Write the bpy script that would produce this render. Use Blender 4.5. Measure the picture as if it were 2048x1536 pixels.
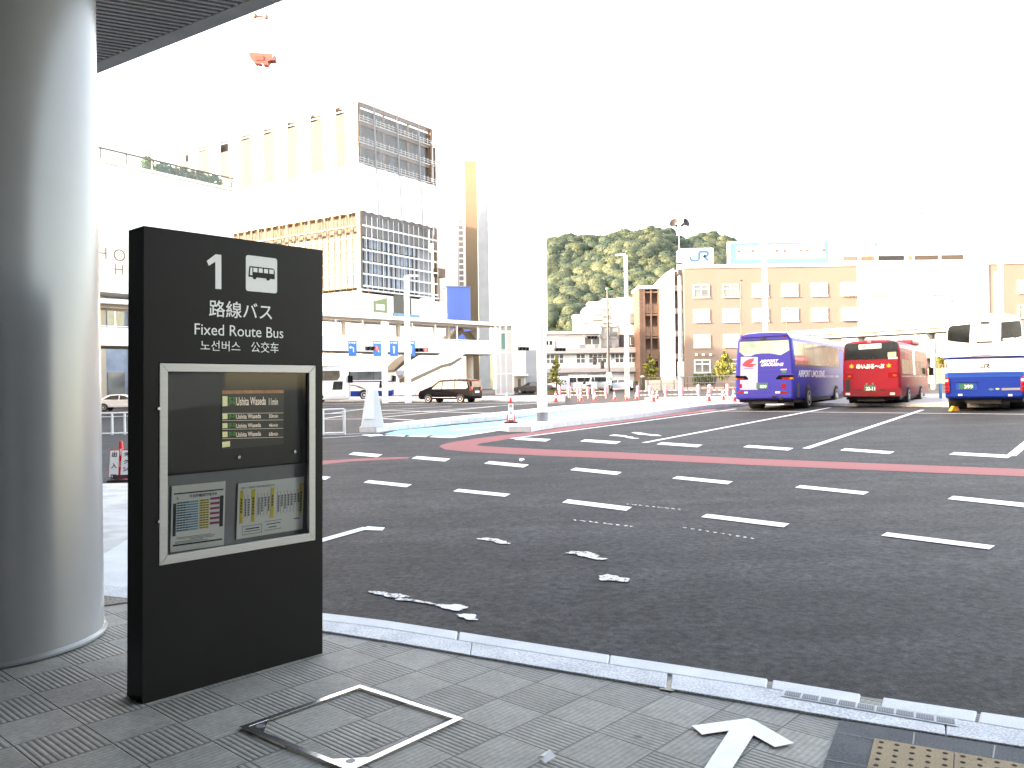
import bpy, math, random
import numpy as np
from mathutils import Vector, Matrix
random.seed(7); np.random.seed(7)
for _o in list(bpy.data.objects): bpy.data.objects.remove(_o)
SC = bpy.context.scene; COL = SC.collection
PI = math.pi; rad = math.radians
# ------------------------------------------------------------------ camera, sky, sun, exposure
ROLL, FPX, CAMZ = .0135, 1680.0, 1.5
cd = bpy.data.cameras.new('camera'); cam = bpy.data.objects.new('camera', cd); COL.objects.link(cam)
cd.sensor_width = 36; cd.lens = FPX/2048*36; cd.clip_start = .05; cd.clip_end = 5000
_c, _s = math.cos(ROLL), math.sin(ROLL)
cam.matrix_world = Matrix(((_c, _s, 0, 0), (0, 0, -1, 0), (-_s, _c, 0, CAMZ), (0, 0, 0, 1)))
SC.camera = cam
SUN = Vector((-.92, -.27, .30)).normalized()
sd = bpy.data.lights.new('sun', 'SUN'); sun = bpy.data.objects.new('sun', sd); COL.objects.link(sun)
sd.energy = 2.0; sd.angle = rad(.53); sd.color = (1, .945, .87)
sun.rotation_euler = SUN.to_track_quat('Z', 'Y').to_euler()
W = bpy.data.worlds.new('World'); SC.world = W; W.use_nodes = True
_nt = W.node_tree; _sk = _nt.nodes.new('ShaderNodeTexSky'); _sk.sky_type = 'NISHITA'; _sk.sun_disc = False
_sk.sun_elevation = math.asin(SUN.z); _sk.sun_rotation = math.atan2(SUN.x, SUN.y)
_sk.air_density = 1.0; _sk.dust_density = 2.5; _sk.ozone_density = .3
_bg = _nt.nodes['Background']; _bg.inputs[1].default_value = .15
_nt.links.new(_sk.outputs[0], _bg.inputs[0])
SC.view_settings.view_transform = 'Standard'; SC.view_settings.look = 'None'
SC.view_settings.gamma = 1; SC.view_settings.exposure = 3.6
SC.view_settings.use_white_balance = True; SC.view_settings.white_balance_temperature = 8700; SC.view_settings.white_balance_tint = 18
SC.cycles.max_bounces = 8; SC.cycles.transparent_max_bounces = 16
SC.cycles.use_denoising = True
# ------------------------------------------------------------------ pixel rays and the slightly tilted ground
CAM = Vector((0, 0, CAMZ))
def ray(px, py):
    dx, dy = (px-1024)/FPX, (768-py)/FPX
    return Vector((dx*_c+dy*_s, 1, -dx*_s+dy*_c))
def gz(x, y): return -.12+.018*min(max(x, -30), 40)+.004*min(max(y, 0), 110)
def pz(x): return -.01*x
def G(px, py, off=0):                       # the road under that line of sight
    d = ray(px, py); t = 10
    for _ in range(60): t = (gz(d.x*t, t)+off-CAMZ)/d.z
    return Vector((d.x*t, t, gz(d.x*t, t)+off))
def P(px, py, off=0):                       # the near pavement
    d = ray(px, py); t = (off-CAMZ)/(d.z+.01*d.x)
    return CAM+d*t
def AT(px, py, Y): return CAM+ray(px, py)*Y
def hz(px): return 768-ROLL*(px-1024)
def ONG(px, Y):                             # the ground at depth Y in direction px
    x = (px-1024)/FPX*Y
    return Vector((x, Y, gz(x, Y)))
# ------------------------------------------------------------------ mesh helper
class MB:
    def __init__(s, T=None): s.v = []; s.f = []; s.m = []; s.T = T
    def add(s, pts):
        i = len(s.v)
        s.v += [tuple(s.T@Vector(p)) if s.T else tuple(p) for p in pts]
        return i
    def face(s, pts, m=0):
        i = s.add(pts); s.f.append(tuple(range(i, i+len(pts)))); s.m.append(m); return s
    def faces(s, pts, fs, m=0):
        i = s.add(pts)
        for f in fs: s.f.append(tuple(i+k for k in f)); s.m.append(m)
        return s
    def box(s, x0, y0, z0, x1, y1, z1, m=0):
        x0, x1 = min(x0, x1), max(x0, x1); y0, y1 = min(y0, y1), max(y0, y1); z0, z1 = min(z0, z1), max(z0, z1)
        return s.faces([(x0,y0,z0),(x1,y0,z0),(x1,y1,z0),(x0,y1,z0),(x0,y0,z1),(x1,y0,z1),(x1,y1,z1),(x0,y1,z1)],
            [(0,3,2,1),(4,5,6,7),(0,1,5,4),(1,2,6,5),(2,3,7,6),(3,0,4,7)], m)
    def prism(s, poly, vec, m=0, mside=None):
        poly = [Vector(p) for p in poly]; vec = Vector(vec); n = len(poly)
        nrm = Vector((0, 0, 0))
        for i in range(n): nrm += (poly[i]-poly[0]).cross(poly[(i+1) % n]-poly[0])
        if nrm.dot(vec) > 0: poly = poly[::-1]
        i = s.add(poly+[p+vec for p in poly])
        s.f.append(tuple(range(i, i+n))); s.m.append(m)
        s.f.append(tuple(range(i+2*n-1, i+n-1, -1))); s.m.append(m)
        for k in range(n):
            j = (k+1) % n
            s.f.append((i+k, i+n+k, i+n+j, i+j)); s.m.append(m if mside is None else mside)
        return s
    def tube(s, p0, p1, r0, r1=None, n=10, m=0):
        p0, p1 = Vector(p0), Vector(p1); r1 = r0 if r1 is None else r1
        d = (p1-p0).normalized(); a = d.orthogonal().normalized(); b = d.cross(a)
        ring = lambda p, r: [p+(a*math.cos(2*PI*k/n)+b*math.sin(2*PI*k/n))*r for k in range(n)]
        i = s.add(ring(p0, r0)+ring(p1, r1))
        for k in range(n): s.f.append((i+k, i+(k+1) % n, i+n+(k+1) % n, i+n+k)); s.m.append(m)
        s.f.append(tuple(range(i+n-1, i-1, -1))); s.m.append(m)
        s.f.append(tuple(range(i+n, i+2*n))); s.m.append(m)
        return s
    def path(s, pts, r, n=8, m=0):
        for a, b in zip(pts, pts[1:]): s.tube(a, b, r, r, n, m)
        return s
    def bar(s, p0, p1, w, h, m=0, up=(0, 0, 1)):
        p0, p1 = Vector(p0), Vector(p1); d = (p1-p0).normalized(); a = d.cross(Vector(up)).normalized(); b = a.cross(d)
        q = [p0+a*(sx*w/2)+b*(sz*h/2) for sx, sz in ((-1,-1),(1,-1),(1,1),(-1,1))]
        return s.prism(q, p1-p0, m)
    def lathe(s, prof, c=(0, 0, 0), n=24, m=0, axis='z'):
        c = Vector(c); pts = []
        for r, h in prof:
            for k in range(n):
                a = 2*PI*k/n; u, w = r*math.cos(a), r*math.sin(a)
                pts.append(c+Vector({'z': (u, w, h), 'x': (h, u, w), 'y': (w, h, u)}[axis]))
        i = s.add(pts); R = len(prof)
        for j in range(R-1):
            for k in range(n):
                s.f.append((i+j*n+k, i+j*n+(k+1) % n, i+(j+1)*n+(k+1) % n, i+(j+1)*n+k)); s.m.append(m if not callable(m) else m(j))
        if prof[0][0] > 1e-6: s.f.append(tuple(i+k for k in range(n-1, -1, -1))); s.m.append(m if not callable(m) else m(0))
        if prof[-1][0] > 1e-6: s.f.append(tuple(i+(R-1)*n+k for k in range(n))); s.m.append(m if not callable(m) else m(R-2))
        return s
    def ball(s, c, r, sc=(1, 1, 1), n=12, m=0):
        prof = [(math.sin(PI*k/8), -math.cos(PI*k/8)) for k in range(9)]; c = Vector(c); pts = []
        for q, h in prof:
            for k in range(n):
                a = 2*PI*k/n; pts.append(c+Vector((q*math.cos(a)*sc[0], q*math.sin(a)*sc[1], h*sc[2]))*r)
        i = s.add(pts)
        for j in range(8):
            for k in range(n): s.f.append((i+j*n+k, i+j*n+(k+1) % n, i+(j+1)*n+(k+1) % n, i+(j+1)*n+k)); s.m.append(m)
        return s
    def build(s, name, mats, parent=None, smooth=None, bev=0, loc=None):
        me = bpy.data.meshes.new(name); me.from_pydata(s.v, [], s.f)
        if not isinstance(mats, (list, tuple)): mats = [mats]
        for q in mats: me.materials.append(q)
        me.polygons.foreach_set('material_index', s.m)
        if smooth:
            me.polygons.foreach_set('use_smooth', [True]*len(me.polygons)); me.set_sharp_from_angle(angle=rad(smooth))
        me.update()
        o = bpy.data.objects.new(name, me); COL.objects.link(o)
        if parent: o.parent = parent
        if loc is not None: o.location = loc
        if bev:
            b = o.modifiers.new('bevel', 'BEVEL'); b.width = bev; b.segments = 2; b.limit_method = 'ANGLE'; b.angle_limit = rad(40)
        return o
def tag(o, label=None, cat=None, group=None, kind=None):
    if label: o['label'] = label
    if cat: o['category'] = cat
    if group: o['group'] = group
    if kind: o['kind'] = kind
    return o
def thing(name, label, cat, loc=(0, 0, 0), rz=0, group=None):
    o = bpy.data.objects.new(name, None); COL.objects.link(o); o.location = loc; o.rotation_euler = (0, 0, rz)
    o.empty_display_size = .1
    return tag(o, label, cat, group)
def dup(root, loc, rz=None, label=None, scale=None):
    def cp(o, par):
        c = o.copy(); COL.objects.link(c)
        if par: c.parent = par
        for ch in [q for q in KIDS.get(o.name, [])]: cp(ch, c)
        return c
    KIDS = {}
    for q in bpy.data.objects:
        if q.parent: KIDS.setdefault(q.parent.name, []).append(q)
    r = cp(root, None); r.location = loc
    if rz is not None: r.rotation_euler = (0, 0, rz)
    if label: r['label'] = label
    if scale: r.scale = (scale,)*3
    return r
_tc = {}
def text_mesh(body, bold=0, shear=0, align='LEFT', spacing=1.0):
    k = (body, bold, shear, align, spacing)
    if k not in _tc:
        c = bpy.data.curves.new('lettering', 'FONT'); c.body = body; c.size = 1; c.offset = bold; c.shear = shear
        c.align_x = align; c.space_character = spacing; c.resolution_u = 4
        o = bpy.data.objects.new('lettering', c); COL.objects.link(o)
        bpy.context.view_layer.update()
        me = bpy.data.meshes.new_from_object(o.evaluated_get(bpy.context.evaluated_depsgraph_get()))
        v = np.array([p.co[:] for p in me.vertices]) if len(me.vertices) else np.zeros((1, 3))
        f = [tuple(p.vertices) for p in me.polygons]
        bpy.data.objects.remove(o); bpy.data.meshes.remove(me)
        _tc[k] = (v, f)
    return _tc[k]
def put_text(mb, body, O, U, V, w=None, h=None, bold=0, shear=0, m=0, center=False, sp=1.0):
    """letters in the plane O + u*U + v*V, fitted to width w and/or height h (metres, U and V unit vectors)"""
    v, f = text_mesh(body, bold, shear, 'LEFT', sp); a, b = v.min(0), v.max(0)
    sx = w/(b[0]-a[0]) if w else None; sy = h/(b[1]-a[1]) if h else None
    sx = sx or sy; sy = sy or sx
    O, U, V = Vector(O), Vector(U), Vector(V)
    cx = (b[0]+a[0])/2 if center else a[0]; cy = (b[1]+a[1])/2 if center else a[1]
    mb.faces([O+U*float((p[0]-cx)*sx)+V*float((p[1]-cy)*sy) for p in v], f, m)
    return mb
# ------------------------------------------------------------------ procedural materials
def nodes_of(name):
    m = bpy.data.materials.new(name); m.use_nodes = True; nt = m.node_tree
    return m, nt, nt.nodes['Principled BSDF'], lambda a, b: nt.links.new(a, b)
def MT(name, col, rough=.6, metal=0, var=.08, sc=3., bump=0, bsc=40., spec=.5, coat=0, em=0, alpha=1, stretch=None):
    m, nt, b, L = nodes_of(name); N = nt.nodes.new
    tc = N('ShaderNodeTexCoord'); src = tc.outputs['Object']
    if stretch:
        mp = N('ShaderNodeMapping'); mp.inputs['Scale'].default_value = stretch; L(src, mp.inputs[0]); src = mp.outputs[0]
    n = N('ShaderNodeTexNoise'); n.inputs['Scale'].default_value = sc; n.inputs['Detail'].default_value = 6; L(src, n.inputs['Vector'])
    r = N('ShaderNodeValToRGB'); r.color_ramp.elements[0].position = .3; r.color_ramp.elements[1].position = .7
    r.color_ramp.elements[0].color = [max(0, c*(1-var)) for c in col]+[1]
    r.color_ramp.elements[1].color = [min(1, c*(1+var)) for c in col]+[1]
    L(n.outputs[0], r.inputs[0]); L(r.outputs[0], b.inputs['Base Color'])
    b.inputs['Roughness'].default_value = rough; b.inputs['Metallic'].default_value = metal
    b.inputs['Specular IOR Level'].default_value = spec; b.inputs['Coat Weight'].default_value = coat; b.inputs['Coat Roughness'].default_value = .05
    b.inputs['Alpha'].default_value = alpha
    if em: L(r.outputs[0], b.inputs['Emission Color']); b.inputs['Emission Strength'].default_value = em
    if bump:
        n2 = N('ShaderNodeTexNoise'); n2.inputs['Scale'].default_value = bsc; n2.inputs['Detail'].default_value = 4; L(src, n2.inputs['Vector'])
        bp = N('ShaderNodeBump'); bp.inputs['Strength'].default_value = bump; bp.inputs['Distance'].default_value = .01
        L(n2.outputs[0], bp.inputs['Height']); L(bp.outputs[0], b.inputs['Normal'])
    return m
def glassy(name, tint=(1, 1, 1), base=.0, rough=.02, fac=.9):
    """a thin pane: see-through with Fresnel reflections"""
    m, nt, b, L = nodes_of(name); N = nt.nodes.new
    t = N('ShaderNodeBsdfTransparent'); t.inputs[0].default_value = tint+(1,)
    g = N('ShaderNodeBsdfGlossy'); g.inputs['Roughness'].default_value = rough
    fr = N('ShaderNodeFresnel'); fr.inputs[0].default_value = 1.5
    ns = N('ShaderNodeTexNoise'); ns.inputs['Scale'].default_value = 2
    ma = N('ShaderNodeMath'); ma.operation = 'MULTIPLY_ADD'; ma.inputs[1].default_value = .02; ma.inputs[2].default_value = rough
    L(ns.outputs[0], ma.inputs[0]); L(ma.outputs[0], g.inputs['Roughness'])
    mx = N('ShaderNodeMixShader'); L(fr.outputs[0], mx.inputs[0]); L(t.outputs[0], mx.inputs[1]); L(g.outputs[0], mx.inputs[2])
    L(mx.outputs[0], nt.nodes['Material Output'].inputs[0]); return m
K = {}
def k(name, *a, **b): K[name] = MT(name, *a, **b); return K[name]
k('white', (.8, .8, .8), .45, var=.04); k('white_metal', (.75, .76, .78), .4, var=.05, sc=2)
k('white_plaster', (.74, .73, .70), .8, var=.05, sc=.4, bump=.1); k('white_sheet', (.82, .82, .83), .75, var=.05, sc=.5)
k('paint', (.88, .88, .87), .6, var=.07, sc=9, bump=.25, bsc=120)
k('black', (.012, .012, .014), .4, var=.2); k('black_rubber', (.02, .02, .02), .85, var=.25, sc=8)
k('rim', (.55, .55, .56), .35, .35, var=.08); k('black_gloss', (.005, .005, .007), .22, var=.1, spec=.12); k('chassis', (.015, .015, .016), .7, var=.3)
k('dark_glass', (.02, .024, .026), .06, var=.3, sc=1.2, spec=.8); k('tint_glass', (.10, .085, .06), .08, var=.5, sc=.9, spec=.9)
k('window_glass', (.10, .12, .13), .08, var=.5, sc=.6, spec=.8); k('window_reflection', (.62, .62, .58), .25, var=.12, sc=.7)  # pale panes carry the reflected brightness as colour
k('chrome', (.75, .75, .76), .18, 1, var=.05); k('canopy_metal', (.52, .52, .51), .5, .2, var=.08); k('steel', (.72, .72, .73), .22, 1, var=.12, sc=12)
k('alu', (.36, .355, .35), .45, .6, var=.05, sc=6, stretch=(1, 1, 20)); k('grey_metal', (.22, .23, .25), .5, .3, var=.1)
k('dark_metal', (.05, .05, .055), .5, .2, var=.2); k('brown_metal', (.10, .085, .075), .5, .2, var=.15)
k('purple', (.030, .030, .28), .45, var=.05, sc=.8, spec=.3); k('lavender', (.42, .38, .58), .3, var=.05, coat=.6); k('silver', (.26, .24, .42), .4, .1, var=.6, sc=1.6)
k('bus_red', (.23, .005, .017), .45, var=.06, sc=.8, spec=.3); k('bus_dark_red', (.16, .008, .015), .3, var=.08, coat=.6); k('pink', (.58, .22, .28), .4, var=.08)
k('bus_blue', (.002, .032, .28), .45, var=.06, sc=.8, spec=.3); k('bus_light_blue', (.008, .07, .36), .3, var=.05, coat=.6); k('bus_white', (.78, .78, .79), .3, var=.03, coat=.6)
k('red', (.72, .02, .02), .4, var=.1); k('logo_red', (.80, .03, .05), .45, var=.03); k('orange', (.85, .32, .02), .4, var=.1); k('lamp_red', (.25, .012, .015), .15, var=.3, sc=20, coat=1)
k('lamp_orange', (.6, .2, .03), .2, var=.2, coat=1); k('lamp_clear', (.7, .7, .68), .15, var=.1, coat=1)
k('plate_green', (.015, .13, .08), .5, var=.1); k('sign_blue', (.01, .16, .62), .45, var=.05); k('sheet_blue', (.03, .085, .30), .6, var=.12, sc=.25, stretch=(1, 1, .1))
k('tan', (.165, .128, .085), .7, var=.06, sc=.3); k('tan_light', (.12, .104, .088), .75, var=.15, sc=.6); k('tan_sheet', (.048, .037, .029), .75, var=.15, sc=.6); k('peach', (.168, .133, .118), .8, var=.05, sc=.25, bump=.1)
k('cream', (.40, .385, .35), .8, var=.03, sc=.3); k('beige', (.42, .35, .27), .7, var=.06, sc=.5)
k('rust', (.14, .085, .06), .7, var=.25, sc=1.5); k('brown_slat', (.085, .05, .038), .6, var=.18, sc=1.5); k('wood', (.14, .09, .062), .6, var=.2, sc=2)
k('concrete', (.42, .42, .41), .85, var=.1, sc=1, bump=.15); k('grey_wall', (.34, .345, .36), .8, var=.07, sc=.4); k('pale_wall', (.66, .66, .66), .8, var=.06, sc=.4)
k('mid_grey', (.20, .21, .23), .7, var=.15, sc=.5); k('interior_shade', (.045, .045, .048), .8, var=.4, sc=.35); k('bluegrey', (.20, .25, .33), .6, var=.25, sc=.8)  # the interior tone paints unlit rooms dark; the grey is a plain surface colour
k('cyan_panel', (.05, .17, .20), .55, var=.04); k('green', (.03, .32, .12), .6, var=.1); k('lime', (.50, .62, .10), .6, var=.05); k('yellow', (.78, .62, .06), .55, var=.06)
k('magenta', (.42, .05, .16), .6, var=.1); k('paper', (.90, .91, .90), .6, var=.03); k('ink', (.03, .03, .035), .6, var=.1); k('sky_blue_ink', (.20, .38, .52), .6, var=.08)
k('sign_letter', (.80, .80, .79), .5, var=.02); k('gold', (.15, .11, .06), .5, .1, var=.08); k('bark', (.10, .075, .055), .9, var=.3, sc=4, bump=.5, bsc=20)
k('brick', (.34, .19, .13), .75, var=.12, sc=2); k('soil', (.16, .12, .07), .9, var=.3, sc=3); k('skin', (.50, .33, .25), .55, var=.05); k('cloth_white', (.7, .7, .68), .8, var=.05); k('cloth_dark', (.03, .03, .035), .8, var=.15)
k('pole_white', (.78, .78, .77), .4, var=.04); k('pole_grey', (.24, .26, .28), .45, .4, var=.1); k('hazard', (.85, .42, .06), .5, var=.1)
k('house_wall', (.36, .36, .35), .8, var=.05, sc=.3); k('tower_white', (.8, .8, .8), .7, var=.03, sc=.2)
def leaf_mat(name, c1, c2, sc):
    m, nt, b, L = nodes_of(name); N = nt.nodes.new
    tc = N('ShaderNodeTexCoord'); n = N('ShaderNodeTexNoise'); n.inputs['Scale'].default_value = sc; n.inputs['Detail'].default_value = 5
    L(tc.outputs['Object'], n.inputs['Vector'])
    r = N('ShaderNodeValToRGB'); r.color_ramp.elements[0].position = .35; r.color_ramp.elements[1].position = .66
    r.color_ramp.elements[0].color = c1+(1,); r.color_ramp.elements[1].color = c2+(1,)
    L(n.outputs[0], r.inputs[0]); L(r.outputs[0], b.inputs['Base Color']); b.inputs['Roughness'].default_value = .6
    b.inputs['Specular IOR Level'].default_value = .25
    K[name] = m; return m
leaf_mat('forest', (.018, .036, .026), (.046, .062, .036), .045)
leaf_mat('leaf_yellow', (.07, .085, .015), (.19, .19, .035), .9); leaf_mat('leaf_green', (.05, .10, .02), (.14, .20, .04), 1.5)
leaf_mat('hedge_leaf', (.03, .06, .018), (.09, .13, .03), 1.2)
def mnode(nt, op, a, b=None, c=None):
    n = nt.nodes.new('ShaderNodeMath'); n.operation = op
    for i, x in enumerate((a, b, c)):
        if x is None: continue
        if isinstance(x, (int, float)): n.inputs[i].default_value = x
        else: nt.links.new(x, n.inputs[i])
    return n.outputs[0]
def asphalt():
    m, nt, b, L = nodes_of('asphalt'); N = nt.nodes.new; tc = N('ShaderNodeTexCoord'); O = tc.outputs['Object']
    def noise(sc, det=4, st=None):
        src = O
        if st: mp = N('ShaderNodeMapping'); mp.inputs['Scale'].default_value = st; mp.inputs['Rotation'].default_value = (0, 0, rad(-12)); L(O, mp.inputs[0]); src = mp.outputs[0]
        n = N('ShaderNodeTexNoise'); n.inputs['Scale'].default_value = sc; n.inputs['Detail'].default_value = det; L(src, n.inputs['Vector']); return n.outputs[0]
    vo = N('ShaderNodeTexVoronoi'); vo.inputs['Scale'].default_value = 95; L(O, vo.inputs['Vector'])
    big = noise(.35, 5, (.35, 1.4, 1)); mid = noise(2.2, 6); fine = noise(60, 3); grit = noise(17, 5)
    s = mnode(nt, 'MULTIPLY_ADD', big, 1.2, .36); s = mnode(nt, 'MULTIPLY', s, mnode(nt, 'MULTIPLY_ADD', mid, .9, .55))
    str_ = noise(1.0, 4, (.12, 2.6, 1)); s = mnode(nt, 'MULTIPLY', s, mnode(nt, 'MULTIPLY_ADD', str_, .8, .6)); s = mnode(nt, 'MULTIPLY', s, mnode(nt, 'MULTIPLY_ADD', fine, 1.8, .10)); s = mnode(nt, 'MULTIPLY', s, mnode(nt, 'MULTIPLY_ADD', grit, 2.4, -.2))
    mx = N('ShaderNodeMix'); mx.data_type = 'RGBA'; mx.blend_type = 'MULTIPLY'; mx.inputs['Factor'].default_value = 1
    mx.inputs[6].default_value = (.050, .0495, .0495, 1); L(s, mx.inputs[7]); L(mx.outputs[2], b.inputs['Base Color'])
    b.inputs['Roughness'].default_value = .69; b.inputs['Specular IOR Level'].default_value = .08
    h = mnode(nt, 'ADD', mnode(nt, 'MULTIPLY', vo.outputs['Distance'], 1.0), mnode(nt, 'MULTIPLY', grit, 1.2))
    bp = N('ShaderNodeBump'); bp.inputs['Strength'].default_value = .5; bp.inputs['Distance'].default_value = .005; L(h, bp.inputs['Height']); L(bp.outputs[0], b.inputs['Normal'])
    K['asphalt'] = m
asphalt()
def worn_paint(name, col, thr, sc=14):
    """paint that has partly flaked away, showing the asphalt colour"""
    m, nt, b, L = nodes_of(name); N = nt.nodes.new; tc = N('ShaderNodeTexCoord')
    n = N('ShaderNodeTexNoise'); n.inputs['Scale'].default_value = sc; n.inputs['Detail'].default_value = 8; n.inputs['Roughness'].default_value = .7; L(tc.outputs['Object'], n.inputs['Vector'])
    r = N('ShaderNodeValToRGB'); r.color_ramp.elements[0].position = thr-.04; r.color_ramp.elements[1].position = thr+.04
    r.color_ramp.elements[0].color = (.07, .07, .072, 1); r.color_ramp.elements[1].color = col+(1,)
    L(n.outputs[0], r.inputs[0]); L(r.outputs[0], b.inputs['Base Color']); b.inputs['Roughness'].default_value = .75
    K[name] = m
worn_paint('road_paint', (.74, .74, .73), .36); worn_paint('red_lane', (.25, .058, .056), .26, 9); worn_paint('cyan_lane', (.16, .55, .62), .22, 5); worn_paint('scar_paint', (.74, .72, .68), .47, 34)
TA = rad(48.3)                               # direction of the paving grid
def paving():
    m, nt, b, L = nodes_of('ribbed_paving'); N = nt.nodes.new; tc = N('ShaderNodeTexCoord'); O = tc.outputs['Object']
    sub = N('ShaderNodeVectorMath'); sub.operation = 'SUBTRACT'; sub.inputs[1].default_value = (.562, 3.437, 0); L(O, sub.inputs[0])
    rot = N('ShaderNodeVectorRotate'); rot.rotation_type = 'Z_AXIS'; rot.inputs['Angle'].default_value = -TA; L(sub.outputs[0], rot.inputs['Vector'])
    sp = N('ShaderNodeSeparateXYZ'); L(rot.outputs[0], sp.inputs[0])
    u = mnode(nt, 'DIVIDE', sp.outputs[0], .287); v = mnode(nt, 'DIVIDE', sp.outputs[1], .291)
    fu, fv = mnode(nt, 'FLOOR', u), mnode(nt, 'FLOOR', v); pu, pv = mnode(nt, 'FRACT', u), mnode(nt, 'FRACT', v)
    par = mnode(nt, 'FLOORED_MODULO', mnode(nt, 'ADD', mnode(nt, 'ADD', fu, fv), 1), 2)        # 0 / 1 chequer
    g = mnode(nt, 'ADD', mnode(nt, 'MULTIPLY', pu, par), mnode(nt, 'MULTIPLY', pv, mnode(nt, 'SUBTRACT', 1, par)))
    wv = mnode(nt, 'SINE', mnode(nt, 'MULTIPLY', g, 2*PI*11)); gro = mnode(nt, 'SMOOTH_MIN', wv, .35, .4)
    ed = mnode(nt, 'MINIMUM', mnode(nt, 'MINIMUM', pu, mnode(nt, 'SUBTRACT', 1, pu)), mnode(nt, 'MINIMUM', pv, mnode(nt, 'SUBTRACT', 1, pv)))
    mr = N('ShaderNodeMapRange'); mr.inputs['From Min'].default_value = .004; mr.inputs['From Max'].default_value = .016; L(ed, mr.inputs['Value']); seam = mr.outputs[0]
    cmb = N('ShaderNodeCombineXYZ'); L(fu, cmb.inputs[0]); L(fv, cmb.inputs[1]); wn = N('ShaderNodeTexWhiteNoise'); L(cmb.outputs[0], wn.inputs['Vector'])
    def noise(sc, det=5):
        n = N('ShaderNodeTexNoise'); n.inputs['Scale'].default_value = sc; n.inputs['Detail'].default_value = det; L(O, n.inputs['Vector']); return n.outputs[0]
    n1, n2, n3 = noise(3.1), noise(45), noise(9, 6)
    val = mnode(nt, 'MULTIPLY_ADD', wn.outputs[0], .16, .92); val = mnode(nt, 'MULTIPLY', val, mnode(nt, 'MULTIPLY_ADD', n1, .5, .75))
    val = mnode(nt, 'MULTIPLY', val, mnode(nt, 'MULTIPLY_ADD', n2, .7, .65)); val = mnode(nt, 'MULTIPLY', val, mnode(nt, 'MULTIPLY_ADD', n3, .5, .75))
    val = mnode(nt, 'MULTIPLY', val, mnode(nt, 'MULTIPLY_ADD', gro, .13, .96)); val = mnode(nt, 'MULTIPLY', val, mnode(nt, 'MULTIPLY_ADD', seam, .55, .45))
    val = mnode(nt, 'MULTIPLY', val, mnode(nt, 'MULTIPLY_ADD', par, -.20, 1.10))
    # small dark spots of gum and grime
    vo = N('ShaderNodeTexVoronoi'); vo.inputs['Scale'].default_value = 2.6; L(O, vo.inputs['Vector'])
    sp2 = N('ShaderNodeMapRange'); sp2.inputs['From Min'].default_value = .03; sp2.inputs['From Max'].default_value = .07; sp2.inputs['To Min'].default_value = .5; L(mnode(nt, 'MULTIPLY_ADD', n3, .05, mnode(nt, 'SUBTRACT', vo.outputs['Distance'], .025)), sp2.inputs['Value'])
    val = mnode(nt, 'MULTIPLY', val, sp2.outputs[0])
    mx = N('ShaderNodeMix'); mx.data_type = 'RGBA'; mx.blend_type = 'MULTIPLY'; mx.inputs['Factor'].default_value = 1
    mx.inputs[6].default_value = (.285, .272, .245, 1); L(val, mx.inputs[7]); L(mx.outputs[2], b.inputs['Base Color']); b.inputs['Roughness'].default_value = .72
    h = mnode(nt, 'ADD', mnode(nt, 'MULTIPLY', gro, .5), mnode(nt, 'MULTIPLY', n2, .55)); h = mnode(nt, 'ADD', h, mnode(nt, 'MULTIPLY', seam, 1.4))
    bp = N('ShaderNodeBump'); bp.inputs['Strength'].default_value = .8; bp.inputs['Distance'].default_value = .004; L(h, bp.inputs['Height']); L(bp.outputs[0], b.inputs['Normal'])
    K['paving'] = m
paving()
def speckle(name, c1, c2, sc=160, rough=.8, bump=.4):
    m, nt, b, L = nodes_of(name); N = nt.nodes.new; tc = N('ShaderNodeTexCoord'); O = tc.outputs['Object']
    n = N('ShaderNodeTexNoise'); n.inputs['Scale'].default_value = sc; n.inputs['Detail'].default_value = 3; L(O, n.inputs['Vector'])
    n2 = N('ShaderNodeTexNoise'); n2.inputs['Scale'].default_value = 4; n2.inputs['Detail'].default_value = 6; L(O, n2.inputs['Vector'])
    f = mnode(nt, 'ADD', n.outputs[0], mnode(nt, 'MULTIPLY', mnode(nt, 'SUBTRACT', n2.outputs[0], .5), .5))
    r = N('ShaderNodeValToRGB'); r.color_ramp.elements[0].position = .36; r.color_ramp.elements[1].position = .60
    r.color_ramp.elements[0].color = c1+(1,); r.color_ramp.elements[1].color = c2+(1,)
    L(f, r.inputs[0]); L(r.outputs[0], b.inputs['Base Color']); b.inputs['Roughness'].default_value = rough
    bp = N('ShaderNodeBump'); bp.inputs['Strength'].default_value = bump; bp.inputs['Distance'].default_value = .003; L(n.outputs[0], bp.inputs['Height']); L(bp.outputs[0], b.inputs['Normal'])
    K[name] = m
speckle('kerb_stone', (.56, .57, .58), (.72, .73, .74)); speckle('gutter_stone', (.42, .43, .45), (.70, .71, .73), 90); speckle('dark_tile', (.035, .038, .046), (.085, .09, .10), 140)
speckle('tactile', (.26, .18, .10), (.36, .26, .15), 120); speckle('gravel', (.10, .085, .07), (.30, .27, .23), 60, .9, 1)
speckle('sign_body', (.0065, .0065, .0068), (.0085, .0085, .009), 600, .42, .05)
K['sign_body'].node_tree.nodes['Principled BSDF'].inputs['Specular IOR Level'].default_value = .15
speckle('column_paint', (.235, .242, .255), (.255, .262, .276), 500, .24, .03)
speckle('far_paving', (.42, .41, .39), (.56, .55, .53), 3, .8, .1)
def wchild(o, root):
    o.parent = root
    o.matrix_parent_inverse = (Matrix.Translation(root.location)@root.rotation_euler.to_matrix().to_4x4()).inverted() if root.type == 'EMPTY' else Matrix()
    return o
def poly(pts, m, name, root, up=0.0):
    mb = MB(); pts = [Vector(p) for p in pts]
    n = sum(((pts[i]-pts[0]).cross(pts[(i+1) % len(pts)]-pts[0]) for i in range(len(pts))), Vector())
    if n.z < 0: pts = pts[::-1]
    mb.face(pts); return wchild(mb.build(name, m), root)
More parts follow.
